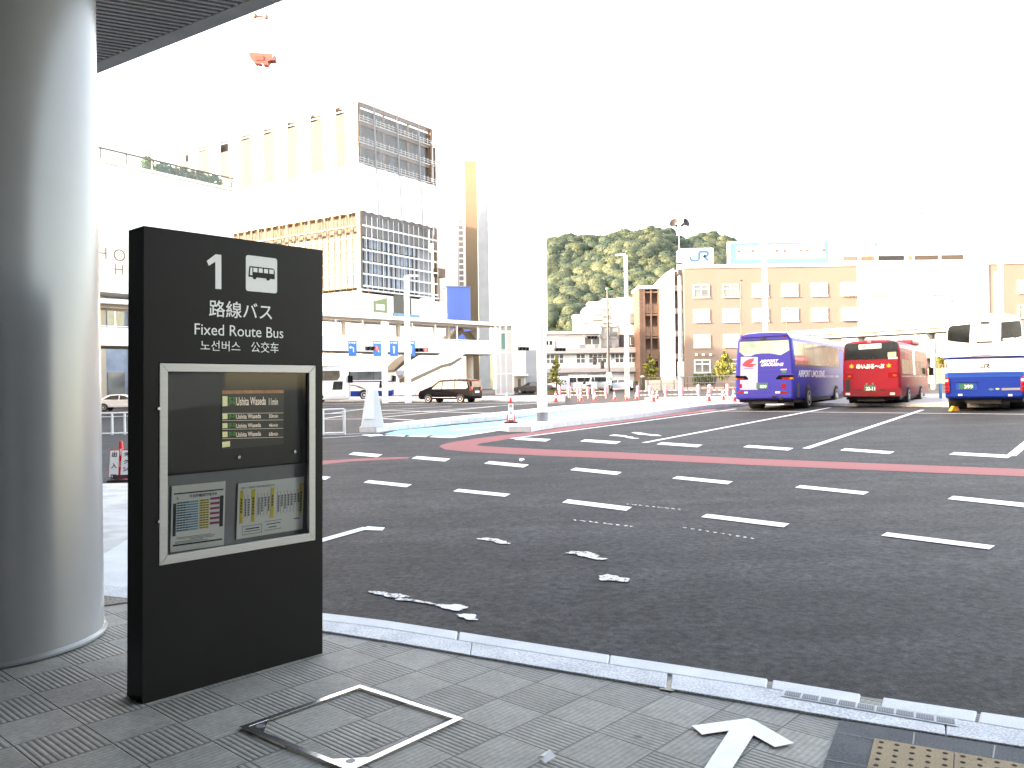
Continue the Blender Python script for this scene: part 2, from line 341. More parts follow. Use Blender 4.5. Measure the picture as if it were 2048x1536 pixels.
# ------------------------------------------------------------------ ground and road paint
xs, ys = [-900, -200, -60, -30, 0, 40, 120, 900], [-80, 0, 20, 60, 110, 300, 1000, 1800]
g = MB(); g.faces([(x, y, gz(x, y)) for y in ys for x in xs], [(j*8+i, j*8+i+1, j*8+9+i, j*8+8+i) for j in range(7) for i in range(7)])
ground = tag(g.build('ground', K['asphalt']), kind='structure')
def gpoly(px, mat, name='road_marking', off=.008): return poly([G(x, y, off) for x, y in px], K[mat], name, ground)
def gline(a, b, w=.15, mat='road_paint', name='road_marking', off=.008):
    A, B = G(*a), G(*b); d = (B-A); d.z = 0; d.normalize(); n = Vector((-d.y, d.x, 0))*w/2
    q = [A-n, B-n, B+n, A+n]
    return poly([(p.x, p.y, gz(p.x, p.y)+off) for p in q], K[mat], name, ground)
red = [(1432,818),(1421,817.7),(1330,829.5),(1240,841.5),(1140,852.5),(1060,864.5),(998.6,871),(950,877),(903,884.6),(884,889),(878,893),(890,899),(930,903),(998,907),(1100,912),(1250,918),(1500,930),(2048,953),(2500,972),
 (2500,956),(2048,938),(1500,917),(1250,905),(1100,899),(998,894),(965,892),(952,890.5),(960,887),(998.6,881),(1047,872),(1100,865.5),(1240,845),(1330,833),(1432,820)]
gpoly(red, 'red_lane', 'red_lane', .004)
gpoly([(560,928),(646,921),(760,915),(820,914),(815,917),(700,923),(646,929),(560,938)], 'red_lane', 'red_lane', .004)
gpoly([(768,868),(905,872),(1000,858),(1040,851),(1290,815),(1300,808),(1130,822),(1000,842),(893,852),(795,861)], 'cyan_lane', 'cyan_lane', .004)
dash = [(697,906,763,911),(823,914,899,919.5),(968,924,1056,931.5),(1140,937,1242,946.5),(1344,954,1464,965),(1590,972,1736,986),(1895,994,2060,1010),
 (560,946,660,956),(727,962,822,971),(906,979.5,1019,990),(1124,1001,1262,1017),(1402,1030,1577,1050),(1762,1067,1988,1094),
 (1160,880,1240,885),(1313,886,1403,891.5),(1486,891.5,1585,898),(1680,898,1787,905),(1898,906,2024,912.5),(1028,876.5,1100,880)]
for a, b, c, d in dash:
    t = 3.2 if b < 900 else 3.8 if b < 990 else 5.0
    sk = 9+.5*t
    gpoly([(a, b+t*.8), (a+sk, b-t*.5), (c+2, d-t*.6), (c-sk+2, d+t*.9)], 'road_paint', 'lane_dash')
for a, b, w in [((1288,886),(1660,815.5),.16),((1612,897.5),(1845,820),.16),((2022,912.5),(2110,838),.16),((1022,877.5),(1472,818),.16),((1400,822),(2200,830.5),.15),
        ((480,1128),(735,1056),.14),((645,870.5),(768,866),.12),((645,876.5),(765,869.5),.12),((905,861),(1000,853.5),.5),
        ((646,821),(735,818.5),.18),((646,829),(735,817),.18),((646,837.5),(690,831.5),.18),((640,839),(735,838),.18),((756,821),(904,812.5),.18),((756,835.5),(1000,812),.18),
        ((763,821),(1010,827),.18),((758,837),(828,840.6),.18),((756,829),(1110,804.5),.18),((646,813),(735,811),.2),((756,812.5),(870,810),.2),((640,808),(1130,806),.25)]:
    gline(a, b, w, name='bay_line')
gpoly([(717,1059),(736,1052.5),(770,1055),(765,1061),(735,1060)], 'road_paint', 'bay_line', .009)
for q in ([(722,869.5),(760,868),(768,871),(740,873)],[(768,871),(775,869.5),(812,869.5),(808,873)],[(813,872.5),(822,870.5),(858,870.5),(852,874)],[(858,874),(868,871.5),(908,871.8),(1000,858.5),(1000,861),(903,876)]): gpoly(q, 'road_paint', 'give_way_tooth', .010)
def scar(cx, cy, hx, hy, seed, mat='scar_paint'):
    r = random.Random(seed); q = []
    f1, f2, f3 = r.uniform(0, 6), r.uniform(0, 6), r.uniform(0, 6)
    for i in range(64):
        a = 2*PI*i/64; k_ = .85+.20*math.sin(2*a+f1)+.16*math.sin(3*a+f2)+.10*math.sin(7*a+f3)+r.uniform(-.05, .05)
        q.append((cx+hx*k_*math.cos(a), cy+hx*.12*math.cos(a)+hy*k_*math.sin(a)))
    return gpoly(q, mat, 'paint_scar', .009)
scar(990,1081,30,5,1); scar(1174,1110,46,6,2); scar(778,1189,36,6,3); scar(842,1203,52,3,4); scar(905,1214,34,6,5,'road_paint'); scar(936,1233,26,5.5,6,'road_paint'); scar(1226,1156,30,8,7); scar(1250,873,26,2.5,8,'road_paint'); scar(1290,868,30,2,9,'road_paint'); scar(1043,919,6,3,10,'road_paint'); [scar(1150+i*14+(i*7)%5, 1040+i*1.6, 4+(i*3)%4, .9, 20+i) for i in range(9)]; [scar(1370+i*15, 1055+i*2.4, 4+(i*5)%5, 1.0, 40+i) for i in range(10)]; [scar(1255+i*13, 1008+i*1.3, 3+(i*3)%4, .7, 60+i) for i in range(9)]
# white painted hatch islands in the far lot and the pale plaza beyond the islands
far = MB(); q = [(1290,811),(1440,815.5),(1482,812.5),(1496,809),(1700,813),(2300,818),(2300,789),(1290,799)]
pl = [G(x, y) for x, y in q]; pl = [(p.x, p.y, gz(p.x, p.y)) for p in pl]; far.prism(pl, (0, 0, .15)); tag(far.build('plaza', K['far_paving'], bev=.02), kind='structure')
q = [(600,803.5),(1130,802.5),(1130,794),(600,796)]; far = MB(); far.prism([G(x, y) for x, y in q], (0, 0, .14)); tag(far.build('far_pavement', K['far_paving']), kind='structure')
# ------------------------------------------------------------------ kerb islands of stone blocks
def lerp_poly(pl, t):
    L = [0]
    for a, b in zip(pl, pl[1:]): L.append(L[-1]+(b-a).length)
    s = t*L[-1]
    for i in range(len(pl)-1):
        if s <= L[i+1]+1e-9: return pl[i].lerp(pl[i+1], (s-L[i])/max(1e-9, L[i+1]-L[i]))
    return pl[-1].copy()
def island(low, far, h, n, name, label, gap=.006):
    A = [G(*q) for q in low]; B = [G(x, y, h) for x, y in far]; mb = MB()
    for i in range(n):
        t0, t1 = i/n+gap/ (2*n), (i+1)/n-gap/(2*n)
        pts = [lerp_poly(A, t0), lerp_poly(A, t1), lerp_poly(B, t1), lerp_poly(B, t0)]
        mb.prism([(p.x, p.y, gz(p.x, p.y)-.05) for p in pts], (0, 0, h+.05))
    o = mb.build(name, K['kerb_stone'], bev=.03); return tag(o, label, 'kerb')
island([(719,865),(749,866),(770,862.6),(846,855),(893,849),(999,840),(1130,823),(1290,808)], [(721,852),(740,849),(761,848.5),(847,839),(998,824),(1130,811),(1290,802)], .2, 26, 'kerb_island', 'long narrow white kerb island with a tapered marker block on its tip')
island([(998,861.5),(1012,864),(1058,864.8),(1090,858.5),(1140,852),(1240,841),(1330,829),(1420,817.5),(1450,815),(1482,812)], [(1001,846),(1008,842.5),(1036,842),(1090,836.5),(1140,831),(1200,824),(1290,813),(1330,809),(1350,807),(1370,805)], .2, 22, 'kerb_island', 'wide white kerb island beside the blue lane carrying the thick white pole and small cone')
# ------------------------------------------------------------------ near pavement
outer = [(640,1227.5),(755,1240.5),(915,1265),(1217,1312),(1360,1333),(1512,1356.6),(1721,1390.7),(1957,1426),(2048,1439),(2500,1505)]
mid = [(640,1243),(755,1256),(915,1283),(1217,1331),(1360,1353),(1533,1379),(1720,1410),(1957,1449),(2048,1464),(2500,1540)]
inner = [(640,1263),(780,1285),(992,1321),(1322,1377),(1512,1409),(1680,1439),(1957,1483),(2048,1497),(2500,1570)]
hid = [(150,968),(300,964),(312,1000),(322,1100),(342,1150),(400,1190),(480,1210),(560,1220)]
edge = [P(*q) for q in hid+outer]
pv = [Vector((p.x, p.y, pz(p.x))) for p in edge]+[Vector((9, 1.2, -.09)), Vector((9, -14, -.09)), Vector((-16, -14, .16)), Vector((-16, 13, .16))]
mb = MB(); mb.prism([p-Vector((0, 0, .3)) for p in pv], (0, 0, .296)); pavement = tag(mb.build('pavement', K['paving']), kind='structure')
def ppoly(px, mat, name, off=.004): return poly([P(x, y, off) for x, y in px], K[mat], name, pavement)
# gutter slab and bevelled kerb stones along the edge
OU, MI, IN = [P(*q) for q in outer], [P(*q) for q in mid], [P(*q) for q in inner]
def strip(A, B, cuts, name, mat, top, bot, bev):
    mb = MB()
    for t0, t1 in cuts:
        n = 4; a = [lerp_poly(A, t0+(t1-t0)*i/n) for i in range(n+1)]; b = [lerp_poly(B, t0+(t1-t0)*i/n) for i in range(n+1)]
        pts = [Vector((p.x, p.y, pz(p.x)+bot)) for p in a+b[::-1]]
        mb.prism(pts, (0, 0, top-bot))
    return wchild(mb.build(name, K[mat], bev=bev), pavement)
def tpar(A, px):
    x = min(range(0, 2001), key=lambda i: abs((lambda p: 1024+FPX*(p.x*_c-(p.z-1.5)*_s)/p.y)(lerp_poly(A, i/2000))-px)); return x/2000
cut = [640,918,1220,1535,1546,1721,1766,1955,1962,2500]
tc = [tpar(OU, q) for q in cut]
strip(OU, MI, [(tc[0],tc[1]-.002),(tc[1]+.001,tc[2]-.0005),(tc[2]+.0005,tc[3]),(tc[4],tc[5]),(tc[6],tc[7]),(tc[8],tc[9])], 'kerb', 'kerb_stone', .009, -.3, .007)
gc = [tpar(IN, q) for q in (640,940,1332,1341,1892,2500)]
strip(MI, IN, [(gc[0],gc[1]-.0005),(gc[1]+.0005,gc[2]),(gc[3],gc[4]-.0006),(gc[4]+.0006,gc[5])], 'gutter', 'gutter_stone', .008, -.2, .004)
ppoly([(1318,1377.5),(1346,1382),(1372,1354),(1352,1350.5)], 'beige', 'expansion_joint', .0045)
ppoly([(1540,1366),(1546,1367),(1540,1380),(1532,1378)], 'black', 'expansion_joint', -.02)
# slot drain grating
gr = MB(); A0, A1 = P(1570,1381,.013), P(1912,1439,.013); nrm = (P(1700,1410,.013)-P(1703,1400,.013))
for i in range(9):
    a, b = A0.lerp(A1, (i+.06)/9), A0.lerp(A1, (i+.94)/9); gr.face([a, a+nrm*.9, b+nrm*.9, b], 0)
    for j in range(7): c = a.lerp(b, (j+.3)/7); d_ = (b-a)/7*.45; z = Vector((0, 0, .003)); gr.face([c+z, c+nrm*.9+d_+z, c+nrm*.9+d_*1.9+z, c+d_*.9+z], 1)
z = Vector((0, 0, -.001)); e = (A1-A0)*.01
gr.face([A0-e-nrm*.15+z, A0-e+nrm*1.1+z, A1+e+nrm*1.1+z, A1+e-nrm*.15+z], 2)
tag(gr.build('drain_grating', [K['mid_grey'], K['grey_wall'], K['kerb_stone']]), 'narrow steel slot drain grating set into the kerb at the lower right', 'drain')
# left gap: slabs paled as sunlit paving, gutter and gravel strip behind the sign
ppoly([(120,968),(300,966),(320,1030),(255,1079),(201,1112),(120,1160)], 'far_paving', 'lit_slab_paving', .003)
ppoly([(120,1162),(201,1112),(255,1079),(330,1033),(338,1150),(345,1176),(255,1175),(201,1169),(120,1160)], 'kerb_stone', 'kerb', .004)
ppoly([(120,1160),(201,1169),(255,1175),(345,1178),(400,1200),(255,1196),(201,1190),(120,1182)], 'gutter_stone', 'gutter', .005)
ppoly([(120,1183),(201,1190),(255,1196),(400,1203),(400,1206),(255,1204),(201,1212),(120,1222)], 'gravel', 'gravel_strip', .004)
# dark border tiles and tactile paving
ppoly([(1680,1440),(2048,1498),(2500,1571),(2500,1700),(1600,1700),(1645,1536)], 'dark_tile', 'border_tiles', .003)
for a, b in [((1671,1464),(1910,1507)),((1829,1464),(1826,1489)),((1990,1490),(1986,1516)),((1651,1518),(1738,1534))]:
    p, q = P(*a, .0045), P(*b, .0045); d = (q-p).normalized(); n = Vector((-d.y, d.x, 0))*.003
    poly([p-n, q-n, q+n, p+n], K['black'], 'tile_joint', pavement)
tk = [P(1749,1477,.006), P(1907.5,1504.5,.006)]; e1 = (tk[1]-tk[0]); e2 = P(1734,1536,.006)-tk[0]; e2 = (e2.normalized()*e1.length); e2.z = 0
tac = MB()
for i in range(3):
    for j in range(2):
        o_ = tk[0]+e1*(i*1.012)+e2*(j*1.012); tac.prism([o_, o_+e1, o_+e1+e2, o_+e2], (0, 0, .002), 0)
        for u in range(5):
            for v in range(5): tac.ball(o_+e1*((u+.5)/5)+e2*((v+.5)/5)+Vector((0, 0, .002)), .0105, (1, 1, .45), 10, 1)
wchild(tac.build('tactile_paving', [K['tactile'], MT('tactile_stud', (.10, .07, .04), .7)], smooth=40), pavement)
ar = [(1383,1451),(1497,1436),(1512,1442),(1588,1486),(1550,1494),(1507,1470),(1440,1575),(1383,1575),(1458,1461),(1404,1469)]
ppoly(ar, 'paint', 'painted_arrow', .006)
# steel framed access cover
c4 = [P(720,1371,.005), P(926,1438,.005), P(700,1543,.005), P(478,1455,.005)]; cen = sum(c4, Vector())/4
cov = thing('access_cover', 'square steel edged access cover set in the paving in front of the sign', 'manhole cover', cen)
fr = MB(); i4 = [p.lerp(cen, .085) for p in c4]
for i in range(4): fr.prism([c4[i], c4[(i+1) % 4], i4[(i+1) % 4], i4[i]], (0, 0, .004))
wchild(fr.build('frame', K['steel']), cov)
for i in (2, 3):
    a = i4[i]; b, c = i4[i].lerp(i4[(i+1) % 4], .16), i4[i].lerp(i4[i-1], .16); pm = MB(); pm.prism([a, b, c], (0, 0, .0035)); cc = (a+b+c)/3
    pm.tube(cc+Vector((0, 0, .002)), cc+Vector((0, 0, .0045)), .02, .02, 16, 1); wchild(pm.build('lifting_plate', [K['steel'], K['grey_metal']]), cov)
# scrap of paper
p0 = P(1096,1514,.003); sc_ = MB()
sc_.face([P(1075,1514,.004), P(1091,1526,.004), P(1113,1512,.02), P(1099,1499,.022)]).face([P(1075,1514,.004), P(1083,1511,.016), P(1099,1499,.022), P(1090,1512,.008)])
so = MB(sc_.T); so.v, so.f, so.m = sc_.v, sc_.f, sc_.m
lit = so.build('paper_scrap', K['paper']); lit.modifiers.new('thick', 'SOLIDIFY').thickness = .001
tag(lit, 'crumpled white scrap of folded paper lying on the paving', 'litter')
# ------------------------------------------------------------------ column and station canopy
CX, CY, CR = -3.10, 4.95, .615
colm = thing('station_column', 'thick round pale grey painted column holding up the canopy beside the sign', 'column', (CX, CY, pz(CX)))
tl = -.013
mb = MB(); mb.lathe([(CR, 0), (CR-.004, .02), (CR-.006, 4.9)], n=96); mb.build('shaft', K['column_paint'], colm, 30)
mb = MB(); mb.lathe([(CR+.013, 0), (CR+.013, .012), (CR+.006, .02), (CR+.001, .03)], n=96); mb.build('base_ring', K['column_paint'], colm, 30)
CZ = 4.6
can = thing('station_canopy', 'dark ribbed station canopy with a grey metal edge overhead at top left', 'canopy', (-4, 4, CZ))
A, B = Vector((-4.03, 8.252, CZ)), Vector((-1.769, 6.728, CZ)); ed = (B-A).normalized(); inn = Vector((ed.y, -ed.x, 0))
if inn.y > 0: inn = -inn
E0, E1 = A-ed*14, B+ed*.5
E2 = E1+ed*9; in2 = inn
top = [E0+inn*.16, E1+inn*.16, E2+in2*.16, Vector((10, -6.5, CZ)), Vector((E0.x-6, -6.5, CZ))]
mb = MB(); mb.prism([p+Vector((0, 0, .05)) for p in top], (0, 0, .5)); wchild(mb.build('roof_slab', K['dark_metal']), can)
mb = MB(); mb.prism([E0, E1, E1+inn*.16, E0+inn*.16], (0, 0, .62)); wchild(mb.build('fascia', K['canopy_metal'], bev=.01), can)
mb = MB(); mb.prism([E1+ed*.004, E2, E2+in2*.16, E1+ed*.004+inn*.16], (0, 0, .62)); wchild(mb.build('fascia', K['canopy_metal'], bev=.01), can)
rd = Vector((math.cos(rad(26)), math.sin(rad(26)), 0)); rn = Vector((-rd.y, rd.x, 0)); rb = MB()
def clipseg(o, cons):
    t0, t1 = -60, 60
    for q, n in cons:
        d0, dv = (o-q).dot(n), rd.dot(n)
        if abs(dv) < 1e-6:
            if d0 < 0: return 0, 0
            continue
        t = -d0/dv
        if dv > 0: t0 = max(t0, t)
        else: t1 = min(t1, t)
    return t0, t1
back = (Vector((0, -6.4, 0)), Vector((0, 1, 0)))
regA = [(E0+inn*.17, inn), back, (Vector((E0.x, 0, 0)), Vector((1, 0, 0))), (Vector((9, 0, 0)), Vector((-1, 0, 0)))]
regB = [(E0+inn*.19, -inn), (E1+Vector((0, -.2, 0)), in2), (E1, Vector((1, 0, 0))), (Vector((9, 0, 0)), Vector((-1, 0, 0))), back]
for i in range(-170, 190):
    o_ = Vector((-3.3, 6.75, CZ))+rn*(i*.075-3.0)
    for reg in (regA,):
        a, b = clipseg(o_, reg)
        if b-a > .1: rb.bar(o_+rd*a+Vector((0, 0, .025)), o_+rd*b+Vector((0, 0, .025)), .034, .05)
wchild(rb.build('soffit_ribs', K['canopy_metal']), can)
# ------------------------------------------------------------------ the bus stop sign
def PP(px, py): return P(px, py)
L0, R0 = P(285,1407), P(645,1305); SU = (R0-L0); SWID = SU.length; SU.normalize()
SV = Vector((.02468, .02837, 2.2575)); SH = SV.length; SV.normalize(); SN = SU.cross(SV).normalized()      # SN points out of the face
if SN.y > 0: SN = -SN
def S(px, py, dep=0.0, out=0.0):
    """the point of the sign's face (dep metres behind it) on that line of sight, moved out metres forward"""
    d = ray(px, py); o_ = L0-SN*dep; t = (o_-CAM).dot(SN)/d.dot(SN); return CAM+d*t+SN*out
sign = thing('bus_stop_sign', 'tall dark grey bus stop sign panel numbered 1 with a lit timetable window', 'sign', (L0+R0)/2)
ST = .17
def uv(p): w = p-L0; return w.dot(SU), w.dot(SV)
def UVP(u, v, out=0): return L0+SU*u+SV*v+SN*out
h0, h1, h2, h3 = uv(S(312,727)), uv(S(628,731)), uv(S(628,1084)), uv(S(312,1136))
hu0, hu1 = (h0[0]+h3[0])/2, (h1[0]+h2[0])/2; hv0, hv1 = (h3[1]+h2[1])/2, (h0[1]+h1[1])/2
mb = MB()
us, vs = [0, hu0, hu1, SWID], [-.04, hv0, hv1, SH]
for i in range(3):
    for j in range(3):
        if (i, j) == (1, 1): continue
        mb.face([UVP(us[i], vs[j]), UVP(us[i+1], vs[j]), UVP(us[i+1], vs[j+1]), UVP(us[i], vs[j+1])])
for a, b in (((0, -.04), (SWID, -.04)), ((SWID, -.04), (SWID, SH)), ((SWID, SH), (0, SH)), ((0, SH), (0, -.04))):
    mb.face([UVP(*b), UVP(*a), UVP(*a, -ST), UVP(*b, -ST)])
mb.face([UVP(0, -.04, -ST), UVP(0, SH, -ST), UVP(SWID, SH, -ST), UVP(SWID, -.04, -ST)])
hole = [(hu0, hv0), (hu1, hv0), (hu1, hv1), (hu0, hv1)]
for i in range(4):
    a, b = hole[i], hole[(i+1) % 4]; mb.face([UVP(*a), UVP(*b), UVP(*b, -.1), UVP(*a, -.1)], 1)
mb.face([UVP(*p, -.1) for p in hole], 1)
wchild(mb.build('body', [K['sign_body'], K['dark_metal']]), sign)
fw = .045
fr = MB(); g_ = .004
o4 = [(hu0+g_, hv0+g_), (hu1-g_, hv0+g_), (hu1-g_, hv1-g_), (hu0+g_, hv1-g_)]; n4 = [(hu0+fw, hv0+fw*1.05), (hu1-fw, hv0+fw*1.05), (hu1-fw, hv1-fw), (hu0+fw, hv1-fw)]
for i in range(4):
    j = (i+1) % 4; fr.prism([UVP(*o4[i], -.02), UVP(*o4[j], -.02), UVP(*n4[j], -.02), UVP(*n4[i], -.02)], SN*.024)
door = wchild(fr.build('window_frame', K['alu'], bev=.002), sign)
gl = MB(); gl.face([UVP(*p, -.014) for p in n4]); wchild(gl.build('glass', glassy('sign_glass', (.93, .95, .95))), sign)
for q in ((316.5, 817), (316.5, 1043)):
    p = S(*q); sm = MB(); sm.tube(p+SN*.004, p+SN*.010, .008, .007, 14); wchild(sm.build('screw', K['chrome'], smooth=40), door)
def spoly(px, dep, out=0): return [S(x, y, dep, out) for x, y in px]
mon = MB(); mon.prism(spoly([(300,735),(607,742),(604,925),(300,952)], .055), SN*-.03); mono = wchild(mon.build('monitor', K['black'], bev=.003), sign)
lp = MB(); lp.prism(spoly([(300,956),(613,926),(625,1090),(300,1135)], .075), SN*-.01); wchild(lp.build('notice_board', K['grey_metal']), sign)
D = .052
def flat(name, px, mat, parent=sign, dep=D, out=0.0, thick=.0015):
    m_ = MB(); m_.prism(spoly(px, dep, out), SN*thick); return wchild(m_.build(name, mat), parent)
scr = flat('screen', [(443.5,781),(567,780),(567,888),(443.5,899)], MT('screen_face', (.030, .031, .032), .3, var=.02, em=.01), mono)
flat('header', [(443.5,781),(567,780),(567,786),(443.5,788)], MT('screen_header', (.38, .20, .10), .4, var=.3, sc=30, em=.03), mono, out=.002)
scrw = MT('screen_white', (.75, .75, .72), .5, em=.05, var=.02); scrg = MT('screen_green', (.05, .30, .06), .5, em=.05, var=.02); scrp = MT('screen_pale', (.58, .66, .42), .5, em=.05, var=.1, sc=60)
tx = MB(); badge = MB(); gt = MB()
rows = [(791,813,'11min',1),(826,839,'30min',.62),(845,857,'46min',.62),(862,875,'68min',.62)]
for y0, y1, mn, q in rows:
    a, b = S(472,y1-(2 if q == 1 else 1),D,.004), S(472,y0+2,D,.004)
    w_ = S(531 if q == 1 else 521,y1,D,.004); put_text(tx, 'Ushita Waseda', a, SU, SV, w=(w_-a).length, h=(b-a).length*.92, bold=.012)
    a2 = S(537,y1-3,D,.004); w2 = S(555,y1-3,D,.004); put_text(tx, mn, a2, SU, SV, w=(w2-a2).length, h=(b-a).length*.78, bold=.01)
    a3 = S(457,y1-2,D,.004); w3 = S(470.5,y1-2,D,.004); put_text(gt, '[S-2]', a3, SU, SV, w=(w3-a3).length, h=(b-a).length*.9, bold=.02)
    badge.prism(spoly([(444.5,y0+1.5),(454.5,y0+1.3),(454.5,y1-1),(444.5,y1-.6)], D, .002), SN*.001)
for y in (827,841.5,859,877.5):
    dy = (y-838)*.13; tx.prism(spoly([(444,y-.5+max(0,-1)),(566,y-1-2.5*(y-815)/62),(566,y-.4-2.5*(y-815)/62),(444,y+.1)], D, .002), SN*.001)
badge.prism(spoly([(444,884),(459.5,882),(459.5,893),(444,895)], D, .002), SN*.001)
wchild(tx.build('screen_text', scrw), mono); wchild(badge.build('screen_badge', scrp), mono); wchild(gt.build('screen_route', scrg), mono)
for q in ((476.5, 914), (588, 903)):
    p = S(*q, .052); sm = MB(); sm.tube(p, p+SN*.012, .010, .008, 14); wchild(sm.build('knob', K['chrome'], mono if False else None, 40), mono)
# notices
N_ = .064
n1 = flat('timetable', [(343.5,972),(451,962),(447.5,1090),(340.5,1105)], K['paper'], dep=N_)
def tpx(u, v):  # timetable coordinates 0..1
    a = (343.5+(451-343.5)*u, 972+(962-972)*u); b = (340.5+(447.5-340.5)*u, 1105+(1090-1105)*u); return (a[0]+(b[0]-a[0])*v, a[1]+(b[1]-a[1])*v)
def tq(mb, u0, v0, u1, v1, m, o=.003): mb.prism(spoly([tpx(u0,v0),tpx(u1,v0),tpx(u1,v1),tpx(u0,v1)], N_, o), SN*.0006, m)
tt = MB(); tq(tt, .04,.115,.96,.135,0); tq(tt, .04,.89,.96,.915,0); tq(tt, .03,.27,.085,.76,0); tq(tt, .90,.22,.965,.70,0)
for i in range(12):
    v = .255+i*.038; c = v-.01*i*0
    tq(tt, .09,v,.50,v+.026,1); tq(tt, .52,v-.005,.70,v+.021,2)
    if i % 2 == 0: tq(tt, .72,v-.02,.895,v+.014,3)
    r = random.Random(i)
    for j in range(r.randint(3, 5)): tq(tt, .11+j*.055,v+.006,.145+j*.055,v+.022,0,.0042)
    for j in range(3): tq(tt, .54+j*.055,v+.004,.575+j*.055,v+.016,0,.0042)
for i, (a, b) in enumerate([(.10,.75),(.12,.82),(.35,.80),(.08,.60),(.08,.70),(.06,.78)]): tq(tt, a,.79+i*.02,b,.797+i*.02,0)
a = S(*tpx(.33,.205),N_,.004); w_ = S(*tpx(.84,.19),N_,.004); put_text(tt, '牛田早稲田団地行き', a, SU, SV, w=(w_-a).length, bold=.02)
a = S(*tpx(.09,.215),N_,.004); put_text(tt, '5', a, SU, SV, h=.014, bold=.01)
wchild(tt.build('print', [K['ink'], K['sky_blue_ink'], K['yellow'], K['magenta']]), n1)
n2 = flat('route_map', [(476,967),(608,953),(604.5,1058),(472.5,1079)], K['paper'], dep=N_)
def rpx(u, v):
    a = (476+132*u, 967-14*u); b = (472.5+132*u, 1079-21*u); return (a[0]+(b[0]-a[0])*v, a[1]+(b[1]-a[1])*v)
rt = MB()
def rq(u0, v0, u1, v1, m, o=.003): rt.prism(spoly([rpx(u0,v0),rpx(u1,v0),rpx(u1,v1),rpx(u0,v1)], N_, o), SN*.0006, m)
for u, v0, v1 in ((.03,.13,.72),(.21,.13,.72),(.50,.14,.70),(.93,.12,.70)): rq(u,v0,u+.05,v1,1)
for i in range(17):
    u = .10+i*.05
    if any(abs(u-q) < .045 for q in (.05,.23,.52,.95)): continue
    rq(u,.22,u+.004,.64,2); r = random.Random(i+40)
    for j in range(r.randint(4, 7)): rq(u+.012,.30+j*.045,u+.032,.33+j*.045,0)
for u, names in ((.055,5),(.235,6),(.525,4),(.955,7)):
    for j in range(names): rq(u-.013,.28+j*.055,u+.011,.315+j*.055,0,.0042)
rq(.08,.78,.38,.79,2); rq(.08,.93,.38,.94,2); rq(.08,.78,.085,.94,2); rq(.375,.78,.38,.94,2); rq(.42,.75,.68,.76,2); rq(.42,.91,.68,.92,2)
rq(.13,.83,.34,.85,0); rq(.11,.88,.35,.89,0); rq(.45,.80,.66,.815,0); rq(.48,.86,.6,.875,0); rq(.86,.77,.95,.785,0)
a = S(*rpx(.04,.115),N_,.004); w_ = S(*rpx(.55,.1),N_,.004); put_text(rt, '広電バス路線図 (牛田早稲田団地行き)', a, SU, SV, w=(w_-a).length)
wchild(rt.build('print', [K['ink'], K['yellow'], K['grey_wall']]), n2)
# lettering
def st(body, x0, y0, x1, ytop, bold=0.0, hh=None):
    a = S(x0, y0, 0, .001); b = S(x1, y0+(x1-x0)*.03, 0, .001); c = S(x0, ytop, 0, .001); m_ = MB()
    put_text(m_, body, a, SU, SV, w=abs((b-a).dot(SU)), h=abs((c-a).dot(SV)), bold=bold); return wchild(m_.build('lettering', K['sign_letter']), sign)
st('Fixed Route Bus', 389, 669, 566.5, 646.5, 0)
st('路線バス', 418, 633, 544, 599, .006); st('노선버스', 401, 701, 480.5, 680, 0); st('公交车', 502, 704.5, 557, 683, 0)
m_ = MB(); m_.face(spoly([(431,508.5),(442.5,510),(442.5,578.5),(430.5,577.5),(430.5,523.5),(417.5,531.5),(413.3,522)], 0, .001)); wchild(m_.build('lettering', K['sign_letter']), sign)
def rrect(u0, v0, u1, v1, r, n=5):
    q = []
    for cx, cy, a0 in ((u1-r, v1-r, 0), (u0+r, v1-r, 90), (u0+r, v0+r, 180), (u1-r, v0+r, 270)):
        for i in range(n+1): a = rad(a0+90*i/n); q.append((cx+r*math.cos(a), cy+r*math.sin(a)))
    return q
i0, i1 = uv(S(484.5,583)), uv(S(547,519)); iu0, iv0, iu1, iv1 = i0[0], i0[1], i1[0], i1[1]
m_ = MB(); m_.face([UVP(u, v, .001) for u, v in rrect(iu0, iv0, iu1, iv1, .014)]); pic = wchild(m_.build('pictogram', K['sign_letter']), sign)
iw, ih = iu1-iu0, iv1-iv0; bu = MB(); ipt = lambda u, v, o=.002: UVP(iu0+u*iw, iv0+v*ih, o)
bu.face([ipt(*q) for q in [(.08,.40),(.92,.40),(.92,.62),(.90,.68),(.86,.70),(.12,.70),(.10,.66)]], 0)
for c in (.27, .70): bu.face([ipt(c+.062*math.cos(2*PI*i/16), .40+.058*math.sin(2*PI*i/16), .0022) for i in range(16)], 0)
for a, b in ((.12, .20), (.23, .36), (.40, .53), (.57, .70), (.74, .88)): bu.face([ipt(*q, .0026) for q in [(a, .545 if a > .2 else .45), (b, .545 if a > .2 else .45), (b, .665), (a+(.02 if a < .2 else 0), .665)]], 1)
wchild(bu.build('bus_symbol', [K['sign_body'], K['sign_letter']]), pic)
